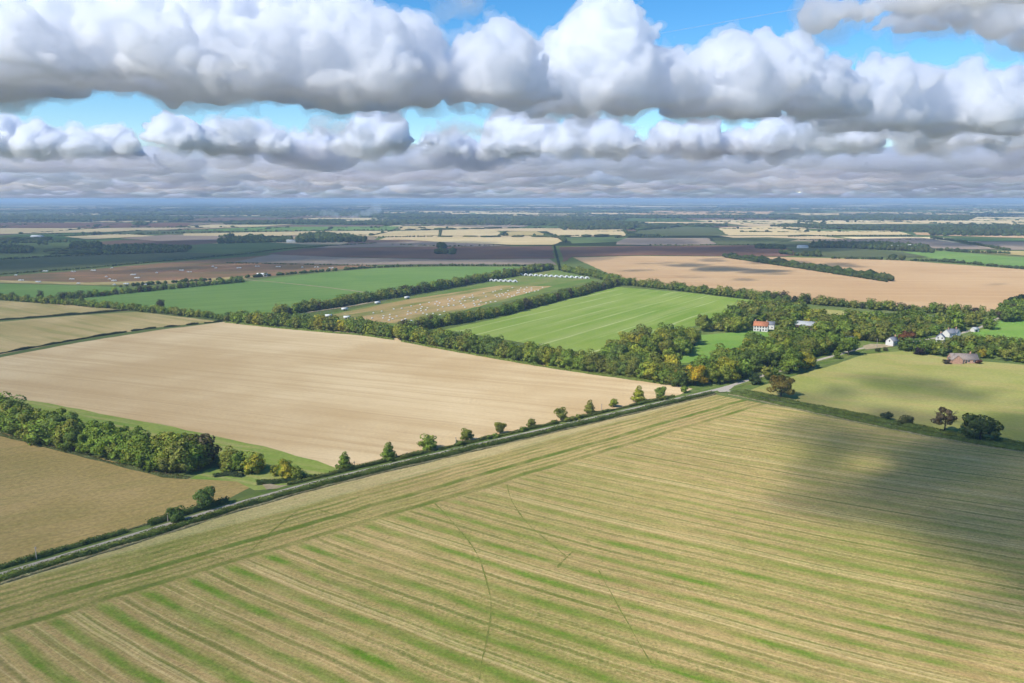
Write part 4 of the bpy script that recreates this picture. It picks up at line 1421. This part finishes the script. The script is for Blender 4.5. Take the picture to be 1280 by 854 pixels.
TENT = ark_mesh('livestock_tent', 6.2, 5.0, 2.7, 'canvas', 6)
for i in range(14):
    t = i / 13
    q = G(651 + 83 * t, 344.5 + 4.2 * t)
    o = link('livestock_tent', TENT, loc=(q[0], q[1], .5))
    o.rotation_euler = (0, 0, .1)
    tag(o, 'white curved livestock tent in the long row across the paddock', 'tent', 'long row of white livestock tents')
for i in range(7):
    t = i / 6
    q = G(608 + 36 * t, 351.6 + 1.4 * t)
    o = link('livestock_tent', TENT, loc=(q[0], q[1], .5))
    o.rotation_euler = (0, 0, .1)
    tag(o, 'white curved livestock tent in the short row near the belt', 'tent', 'short row of white livestock tents')


def trailer(px, py, rot, label):
    q = G(px, py)
    root = link('livestock_trailer', None)
    root.location = (q[0], q[1], .36)
    root.rotation_euler = (0, 0, R(rot))
    tag(root, label, 'trailer')
    boxes('body', [(-3.2, 3.2, -1.2, 1.2, .7, 2.6)], 'canvas', root)
    boxes('drawbar', [(3.2, 4.8, -.12, .12, .6, .8)], 'metal', root)
    for x in (-1.0, 1.0):
        for y in (-1.15, 1.15):
            bm = bmesh.new()
            bmesh.ops.create_cone(bm, cap_ends=True, segments=12, radius1=.5, radius2=.5, depth=.3)
            for v in bm.verts:
                v.co = (v.co.x + x, v.co.z + y, v.co.y + .5)
            mm = bpy.data.meshes.new('wheel')
            bm.to_mesh(mm)
            bm.free()
            mm.materials.append(M['tyre'])
            link('wheel', mm, root)
    return root


trailer(431, 388.5, 45, 'white livestock trailer parked low on the paddock track')
trailer(472, 380.5, 55, 'white livestock trailer parked midway along the paddock track')
trailer(509, 374, 55, 'white livestock trailer parked near the arks by the track')
trailer(411, 397, 20, 'white trailer half hidden behind the belt at the paddock corner')
trailer(434, 399, 20, 'white trailer behind the belt just below the paddock')


def pole(px, py, h, label):
    q = G(px, py)
    root = link('wooden_pole', None)
    root.location = (q[0], q[1], 0)
    tag(root, label, 'pole', 'wooden poles along the lane')
    bm = bmesh.new()
    bmesh.ops.create_cone(bm, cap_ends=True, segments=8, radius1=.16, radius2=.11, depth=h)
    bmesh.ops.translate(bm, verts=bm.verts, vec=(0, 0, h / 2))
    mm = bpy.data.meshes.new('shaft')
    bm.to_mesh(mm)
    bm.free()
    mm.materials.append(M['pole'])
    link('shaft', mm, root)
    boxes('crossarm', [(-.45, .45, -.06, .06, h - .5, h - .36)], 'pole', root)


for (x, y, h) in ((46, 701, 4.6), (210, 653, 4.2), (443, 586, 3.2), (570, 557.5, 4.2), (668, 533, 3.6), (752, 514, 4.0), (1096, 434, 6.5), (1232, 447, 6.0)):
    pole(x, y, h, 'thin wooden pole standing on the lane verge' if y > 500 else ('thin pole by the white house beside the road' if x < 1200 else 'thin pole behind the brick bungalow'))

# ------------------------------------------------------------------ clouds
def cloud_material(name, dens, colr=(1, 1, 1), g=.4):
    N = Nodes(name)
    pv = N.n('ShaderNodeVolumePrincipled')
    pv.inputs['Color'].default_value = (*colr, 1)
    pv.inputs['Density'].default_value = dens
    pv.inputs['Anisotropy'].default_value = g
    N.put(N.out.inputs['Volume'], pv.outputs[0])
    return N.m


HAZE_TINT = (.982, .988, 1.0)  # blue tint painted in for the air's haze and lavender bases; droplets are white
M['cloud'] = cloud_material('cloud_heart', .0022, HAZE_TINT, .3)
M['shell'] = cloud_material('cloud_billows', .026, HAZE_TINT, .62)
M['veil'] = cloud_material('cloud_edge_mist', .0024, HAZE_TINT, .3)
M['wisp'] = cloud_material('thin_cloud', .006, HAZE_TINT)
M['shade'] = cloud_material('broad_cloud', .0055, HAZE_TINT)
M['shade_near'] = cloud_material('small_cloud', .021, HAZE_TINT)
M['bank'] = cloud_material('far_cloud_layer', .0026, (.955, .965, 1.0))  # stronger blue tint paints distance haze into the far layers


def iso_quads(g, vox):
    gr = vdb.FloatGrid(8 * vox)
    gr.copyFromArray(g)
    return gr.convertToQuads(isovalue=0.0)


def vdb_mesh(name, g, vox, lo, mat, inner=None):
    pts, quads = iso_quads(g, vox)
    if inner is not None:
        p2, q2 = iso_quads(inner, vox)
        quads = np.vstack((quads, q2[:, ::-1] + len(pts)))
        pts = np.vstack((pts, p2))
    return quads_mesh(name, pts * vox + lo, quads, mat)


def puffs(W, D, Ht, n0, rg, crest=None):
    """heap of rounded towers, later covered in smaller ones"""
    P = []
    for i in range(n0):
        u = rg.uniform(-1, 1)
        v = rg.uniform(-1, 1)
        if abs(u) ** 3 + v * v > 1:
            continue
        e = crest(u) if crest else 1 - .7 * u * u
        hh = Ht * e * (1 - .55 * v * v) * rg.uniform(.55, 1.0)
        r = max(hh * .5, Ht * .15) * rg.uniform(.8, 1.1)
        P.append((u * W / 2, v * D / 2, max(hh - r, r * .45), r))
        if hh > Ht * .5:
            P.append((u * W / 2 + rg.uniform(-.4, .4) * r, v * D / 2 + rg.uniform(-.3, .3) * r, r * .5, r * 1.1))
    return P


def value_noise(dims, cell, rs):
    """smooth random lumps, about -1 to 1, one per cell voxels"""
    n = [int(d / cell) + 3 for d in dims]
    a = rs.uniform(-1, 1, n).astype(np.float32)
    for ax in range(3):
        t = np.arange(dims[ax]) / cell
        i = t.astype(int)
        w = (t - i).astype(np.float32)
        w = w * w * (3 - 2 * w)
        sh = [1, 1, 1]
        sh[ax] = -1
        w = w.reshape(sh)
        a = np.take(a, i, axis=ax) * (1 - w) + np.take(a, i + 1, axis=ax) * w
    return a


def cloud(cx, cy_, base, seeds, vox, seed, label, group=None, mat='cloud', cut=True, kids=((9, .46), (9, .42), (8, .40)), veil=True, cat='cloud', waves=1.0, rag=1.0, flat=1.0):
    rg = random.Random(seed)
    lv = [seeds]
    for k, q in kids:
        nx = []
        for (x, y, z, r) in lv[-1]:
            if r * q < vox * .75:
                continue
            for j in range(k):
                a = rg.uniform(0, 2 * math.pi)
                el = math.asin(rg.uniform(-.3, 1))
                rr = r * q * rg.uniform(.55, 1.2)
                d = r * rg.uniform(.78, 1.04)
                nx.append((x + math.cos(a) * math.cos(el) * d, y + math.sin(a) * math.cos(el) * d, z + math.sin(el) * d * .95, rr))
        lv.append(nx)
    A = np.array([s for l in lv for s in l])
    if cut:
        A = A[A[:, 2] + A[:, 3] > 0]
    lo = (A[:, :3] - A[:, 3:4]).min(0) - 5 * vox
    hi = (A[:, :3] + A[:, 3:4]).max(0) + 5 * vox
    if cut:
        lo[2] = -6 * vox
    dims = np.ceil((hi - lo) / vox).astype(int)
    g = np.full(dims, 8 * vox, np.float32)
    for x, y, z, r in A:
        c = (np.array((x, y, z)) - lo) / vox
        rv = r / vox + 7
        i0 = np.maximum(np.floor(c - rv).astype(int), 0)
        i1 = np.minimum(np.ceil(c + rv).astype(int) + 1, dims)
        if (i1 <= i0).any():
            continue
        X = (np.arange(i0[0], i1[0]) - c[0])[:, None, None]
        Y = (np.arange(i0[1], i1[1]) - c[1])[None, :, None]
        Z = (np.arange(i0[2], i1[2]) - c[2])[None, None, :]
        d = (np.sqrt(X * X + Y * Y + Z * Z) * vox - r).astype(np.float32)
        sub = g[i0[0]:i1[0], i0[1]:i1[1], i0[2]:i1[2]]
        np.minimum(sub, d, out=sub)
    rs = np.random.RandomState(seed)
    rough = sum(value_noise(dims, cell, rs) * amp for cell, amp in ((18, 1.5), (9, 1.1), (4.5, .8), (2.2, .5))) * (vox * rag)
    floor = None
    if cut:
        xs = np.arange(dims[0])[:, None] * vox
        ys = np.arange(dims[1])[None, :] * vox
        wav = np.zeros(dims[:2])
        for k in range(16):
            lam = rs.uniform(120, 1100)
            th = rs.uniform(0, 6.28)
            wav += lam * .022 * waves * np.sin((xs * np.cos(th) + ys * np.sin(th)) * 6.28 / lam + rs.uniform(0, 6.28))
        zz = lo[2] + np.arange(dims[2]) * vox
        floor = (wav[:, :, None] - zz[None, None, :]).astype(np.float32)

    def layer(k, iso, lift=0.0):
        h = g + rough * k
        if floor is not None:
            h = np.maximum(h, floor + rough * k * 1.1 + lift * vox)
        return np.clip(h - iso * vox, -6 * vox, 6 * vox).astype(np.float32)

    if not veil:
        o = link('cloud', vdb_mesh('cloud', layer(.7, 0.0), vox, lo, M[mat]), loc=(cx, cy_, base))
        o.scale = (1, 1, flat)
        return tag(o, label, cat, group)
    o = link('cloud', vdb_mesh('cloud', layer(1.2, -2.2, 1.0), vox, lo, M[mat]), loc=(cx, cy_, base))
    tag(o, label, cat, group)
    # billowing skin of dense droplets round the thinner heart, hollow inside
    if mat == 'cloud':
        outer = layer(1.1, -.2, 2.4)
        link('billows', vdb_mesh('billows', outer, vox, lo, M['shell'], inner=outer + 2.0 * vox), o)
    link('veil', vdb_mesh('veil', layer(2.2, .8, .6), vox, lo, M['veil']), o)      # frayed edges
    return o


def colx(px, D):
    """ground x of a picture column at distance D"""
    return (px - 640) / FOC * D / math.cos(PITCH)


BASE = 1000.0
crg = random.Random(2)
def heaps(parts, seed, lift=0.0):
    """several heaps of a bank: (picture column, distance, width, depth, height), placed about the first one"""
    x0, y0 = colx(parts[0][0], parts[0][1]), parts[0][1]
    P = []
    for i, (px, d, w, dp, h) in enumerate(parts):
        for (x, y, z, r) in puffs(w, dp, h, max(9, int(w * dp / 130000)), random.Random(seed * 31 + i)):
            P.append((x + colx(px, d) - x0, y + d - y0, z, r))
    return x0, y0, BASE + lift, P


cloud(*heaps([(180, 6900, 2688, 1760, 896), (-70, 7100, 2576, 1650, 1007), (20, 6500, 1456, 990, 588), (310, 7400, 1904, 1540, 1064), (430, 7600, 1680, 1430, 1120), (540, 7900, 1456, 1210, 965),
              (230, 6200, 1680, 770, 364), (-190, 6800, 1792, 1430, 979), (625, 8100, 1120, 880, 784)], 1), 21, 1, 'huge white cumulus bank with grey base stretching over the left fields', rag=1.35, waves=.7)
cloud(*heaps([(830, 9100, 1680, 1320, 716), (745, 8900, 896, 880, 1152), (700, 9000, 784, 880, 665), (945, 9500, 1344, 1210, 1100), (880, 9400, 1008, 990, 998), (1000, 9700, 784, 770, 793)], 4, 40), 22, 2, 'tall white cumulus with a narrow rounded peak at the middle', rag=1.35, waves=.7)
cloud(*heaps([(1190, 10600, 1792, 1430, 832), (1090, 10300, 1008, 990, 1014), (1150, 10500, 896, 880, 1040), (1270, 10700, 1568, 1320, 988), (1370, 10800, 1680, 1430, 988)], 6, -40), 24, 3, 'white cumulus bank with domed tops at the right', rag=1.35, waves=.7)
cloud(*heaps([(1230, 4350, 1500, 700, 420), (1110, 4500, 800, 400, 260), (1030, 4450, 520, 300, 140), (1260, 4750, 900, 350, 260), (1180, 4750, 700, 350, 240), (1290, 5000, 900, 400, 260), (1100, 4850, 600, 300, 160)], 8, 40), 18, 5, 'grey ragged cloud overhead at the upper right', rag=1.5)
cloud(*heaps([(585, 4500, 260, 240, 80), (560, 4520, 160, 160, 60)], 9, 130), 13, 6, 'small grey cloud scrap in the blue gap', mat='wisp', rag=1.4)
for (x, d, w, h) in ((300, 11.4, 700, 200), (430, 12.2, 900, 260), (570, 11.6, 1000, 300), (690, 11.9, 800, 240), (980, 12.6, 700, 220)):
    cloud(*heaps([(x, d * 1000, w, 500, h), (x + 30, d * 1000 + 200, w * .5, 400, h * .8)], x), 24, x, 'thin grey scrap of cloud hanging between the two cloud rows', 'grey scraps between the cloud rows', mat='wisp', rag=1.4)
row2 = [(-40, 800), (60, 760), (150, 900), (235, 820), (320, 700), (400, 600), (485, 900), (575, 700), (655, 760), (740, 780), (850, 840), (930, 720), (1010, 700), (1090, 650), (1170, 720), (1260, 640), (1340, 700)]
for i, (x, h) in enumerate(row2):
    d = 16600 + crg.uniform(-2600, 1900)
    cloud(*heaps([(x, d, crg.uniform(1300, 2300), 1300, h * crg.uniform(.7, 1.25)), (x + crg.uniform(-45, 45), d + crg.uniform(-700, 700), crg.uniform(600, 1300), 900, h * crg.uniform(.4, 1.25)), (x + crg.uniform(-60, 60), d - 600, 900, 600, h * .4)], 40 + i), 40, 60 + i, 'far cumulus heap in the row above the horizon', 'row of far cumulus heaps', kids=((9, .46), (9, .42)))
# layered cloud towards the horizon, one mass
def bank(rows, vox, seed, label, flat, rmax):
    brg = random.Random(seed)
    SB = []
    for d0, n_ in rows:
        for i in range(n_):
            px = -160 + 1600 * (i + brg.uniform(-.45, .45)) / (n_ - 1)
            d = d0 * brg.uniform(.93, 1.07)
            for j in range(3):
                r = brg.uniform(.45, 1.0) * rmax * (d0 / rows[0][0]) ** .4
                SB.append((colx(px, d) + brg.uniform(-1.6, 1.6) * r, d + brg.uniform(-1, 1) * r, brg.uniform(.1, .5) * r - d * d / 14.8e6 / flat, r))
    o = cloud(0, 0, 1000, SB, vox, seed, label, mat='bank', kids=((4, .5),), veil=False, flat=flat, cut=False)
    tag(o, kind='stuff')
    return o


bank(((18800, 16), (20500, 24), (22000, 26), (24000, 30), (26500, 34), (29500, 38), (33500, 36), (38000, 48), (43000, 54), (50000, 58), (58000, 60), (68000, 60)), 130, 77, 'grey layers of small flat cloud stacked above the horizon', .5, 640)
bank(((88000, 60), (95000, 60), (102000, 60), (109000, 60), (116000, 60)), 260, 78, 'thin pale line of cloud along the very horizon', .25, 1700)

# an aircraft trail high in the blue gap
_a = Vector((colx(790, 46500), 46500, 8950))
_b = Vector((colx(990, 39300), 39300, 8950))
bm = bmesh.new()
bmesh.ops.create_cone(bm, cap_ends=True, segments=10, radius1=26, radius2=34, depth=(_b - _a).length)
me = bpy.data.meshes.new('contrail')
bm.to_mesh(me)
bm.free()
me.materials.append(cloud_material('ice_trail', .004))
o = link('contrail', me, loc=(_a + _b) / 2)
o.rotation_euler = (_b - _a).to_track_quat('Z', 'Y').to_euler()
tag(o, 'thin straight white vapour trail in the blue gap', 'vapour trail')

# smoke drifting from the far wood
srg = random.Random(14)
SP = []
for i in range(26):
    t = i / 25
    SP.append((t * 150 + srg.uniform(-14, 14), srg.uniform(-40, 40), 10 + t * 42 + srg.uniform(-6, 6), 9 + 14 * t))
for i in range(16):
    t = i / 15
    SP.append((-t * 120 + srg.uniform(-14, 14), srg.uniform(-40, 40), 8 + t * 24 + srg.uniform(-5, 5), 8 + 10 * t))
_q = G(436, 276)
o = cloud(_q[0], _q[1], 6.0, SP, 5.0, 15, 'thin blue smoke drifting low over the far wood', mat='cloud', cut=False, veil=False, kids=((5, .5),), cat='smoke')
o.name = 'smoke'
o.data.materials[0] = cloud_material('blue_smoke', .006, (.80, .90, 1.0))
tag(o, kind='stuff')

# clouds out of the picture on the sunward side, whose shadows lie on the fields
TX, TY = SUN_X / math.tan(SUN_EL), SUN_Y / math.tan(SUN_EL)


def shade_cloud(px_list, thick, vox, seed, label, zb=1000.0, dens='shade'):
    """px_list: (x, y, radius m) of the ground it shades"""
    P = []
    c0 = np.mean([G(x, y) for x, y, _ in px_list], axis=0)
    for (x, y, r) in px_list:
        q = G(x, y) - c0
        n_ = max(7, int(r / 6)) if r < 70 else 16
        rg = random.Random(seed + int(x))
        for i in range(n_):
            a = rg.uniform(0, 6.28)
            d = r * math.sqrt(rg.random()) * .85
            rr = min(thick * .5, r * .5) * rg.uniform(.6, 1.0)
            P.append((q[0] + math.cos(a) * d, q[1] + math.sin(a) * d, rg.uniform(.3, .6) * thick, rr))
    zc = zb + thick * .5
    return cloud(c0[0] + TX * zc, c0[1] + TY * zc, zb, P, vox, seed, label, mat=dens, kids=((7, .45), (6, .42)), cut=False, veil=False)


shade_cloud([(950, 520, 22), (975, 540, 22), (1000, 535, 26), (1020, 560, 26), (1060, 540, 32), (1050, 585, 24), (1075, 610, 22), (1120, 555, 36), (1130, 590, 36), (1190, 580, 40), (1200, 620, 38), (1250, 640, 40), (1290, 600, 44), (1270, 690, 30), (1215, 665, 18), (1340, 660, 50), (1330, 580, 55), (1420, 620, 60), (1290, 735, 22)],
            130, 8.0, 501, 'ragged grey cloud high on the sunny side, out over the lane', dens='shade_near')

shade_cloud([(300, 322, 150), (380, 318, 160), (460, 316, 170), (540, 318, 170), (620, 318, 170), (680, 318, 150), (450, 306, 150), (560, 306, 120), (640, 310, 120), (690, 325, 80), (480, 333, 60), (560, 332, 70), (640, 332, 60), (400, 337, 30)],
            240, 22.0, 511, 'broad grey cloud shading the dark ploughed fields')
shade_cloud([(-60, 330, 140), (0, 330, 130), (80, 326, 140), (160, 322, 150), (240, 318, 150), (320, 308, 150), (0, 312, 150), (100, 312, 150), (200, 310, 150), (250, 336, 80), (300, 336, 60), (350, 334, 80), (180, 340, 50), (60, 338, 50), (-40, 315, 150), (40, 300, 120), (260, 304, 150)],
            240, 22.0, 521, 'broad grey cloud shading the left ley fields')
shade_cloud([(720, 315, 110), (780, 312, 120), (850, 312, 140), (920, 312, 150), (1000, 308, 150), (1080, 304, 170), (1160, 303, 180), (1240, 303, 180), (1320, 303, 180), (820, 302, 100), (930, 300, 100)],
            220, 20.0, 531, 'broken grey cloud shading the tan ploughland')
shade_cloud([(830, 329, 30), (850, 331, 45), (900, 335, 55), (950, 340, 50), (800, 338, 18), (870, 346, 20), (930, 350, 20), (1030, 331, 35), (1060, 333, 25), (980, 328, 50), (910, 325, 50), (1000, 345, 14), (1150, 338, 14), (1260, 356, 20), (1285, 350, 26)],
            110, 8.0, 536, 'torn grey scraps of cloud shading the tan field', dens='shade_near')
shade_cloud([(1130, 478, 22), (1165, 482, 26), (1200, 488, 24), (1235, 497, 20), (1090, 468, 13), (1100, 474, 12), (1060, 487, 13), (1265, 508, 18), (965, 498, 9), (1010, 494, 14), (1050, 507, 14), (1100, 514, 14), (1190, 522, 14), (1265, 525, 12)],
            80, 5.5, 541, 'small torn cloud shading the pasture', dens='shade_near')

# ------------------------------------------------------------------ haze over the plain
bm = bmesh.new()
bmesh.ops.create_cube(bm, size=1.0)
for v in bm.verts:
    v.co = (v.co.x * 150000, v.co.y * 90000 + 40000, (v.co.z + .5) * 117 - 1.0)
me = bpy.data.meshes.new('haze')
bm.to_mesh(me)
bm.free()
N = Nodes('blue_haze')
pv = N.n('ShaderNodeVolumePrincipled')
pv.inputs['Color'].default_value = (.52, .73, 1.0, 1)
pv.inputs['Density'].default_value = 9.5e-5
N.put(N.out.inputs['Volume'], pv.outputs[0])
me.materials.append(N.m)
tag(link('haze', me), 'pale blue haze lying over the whole plain', 'haze', kind='stuff')
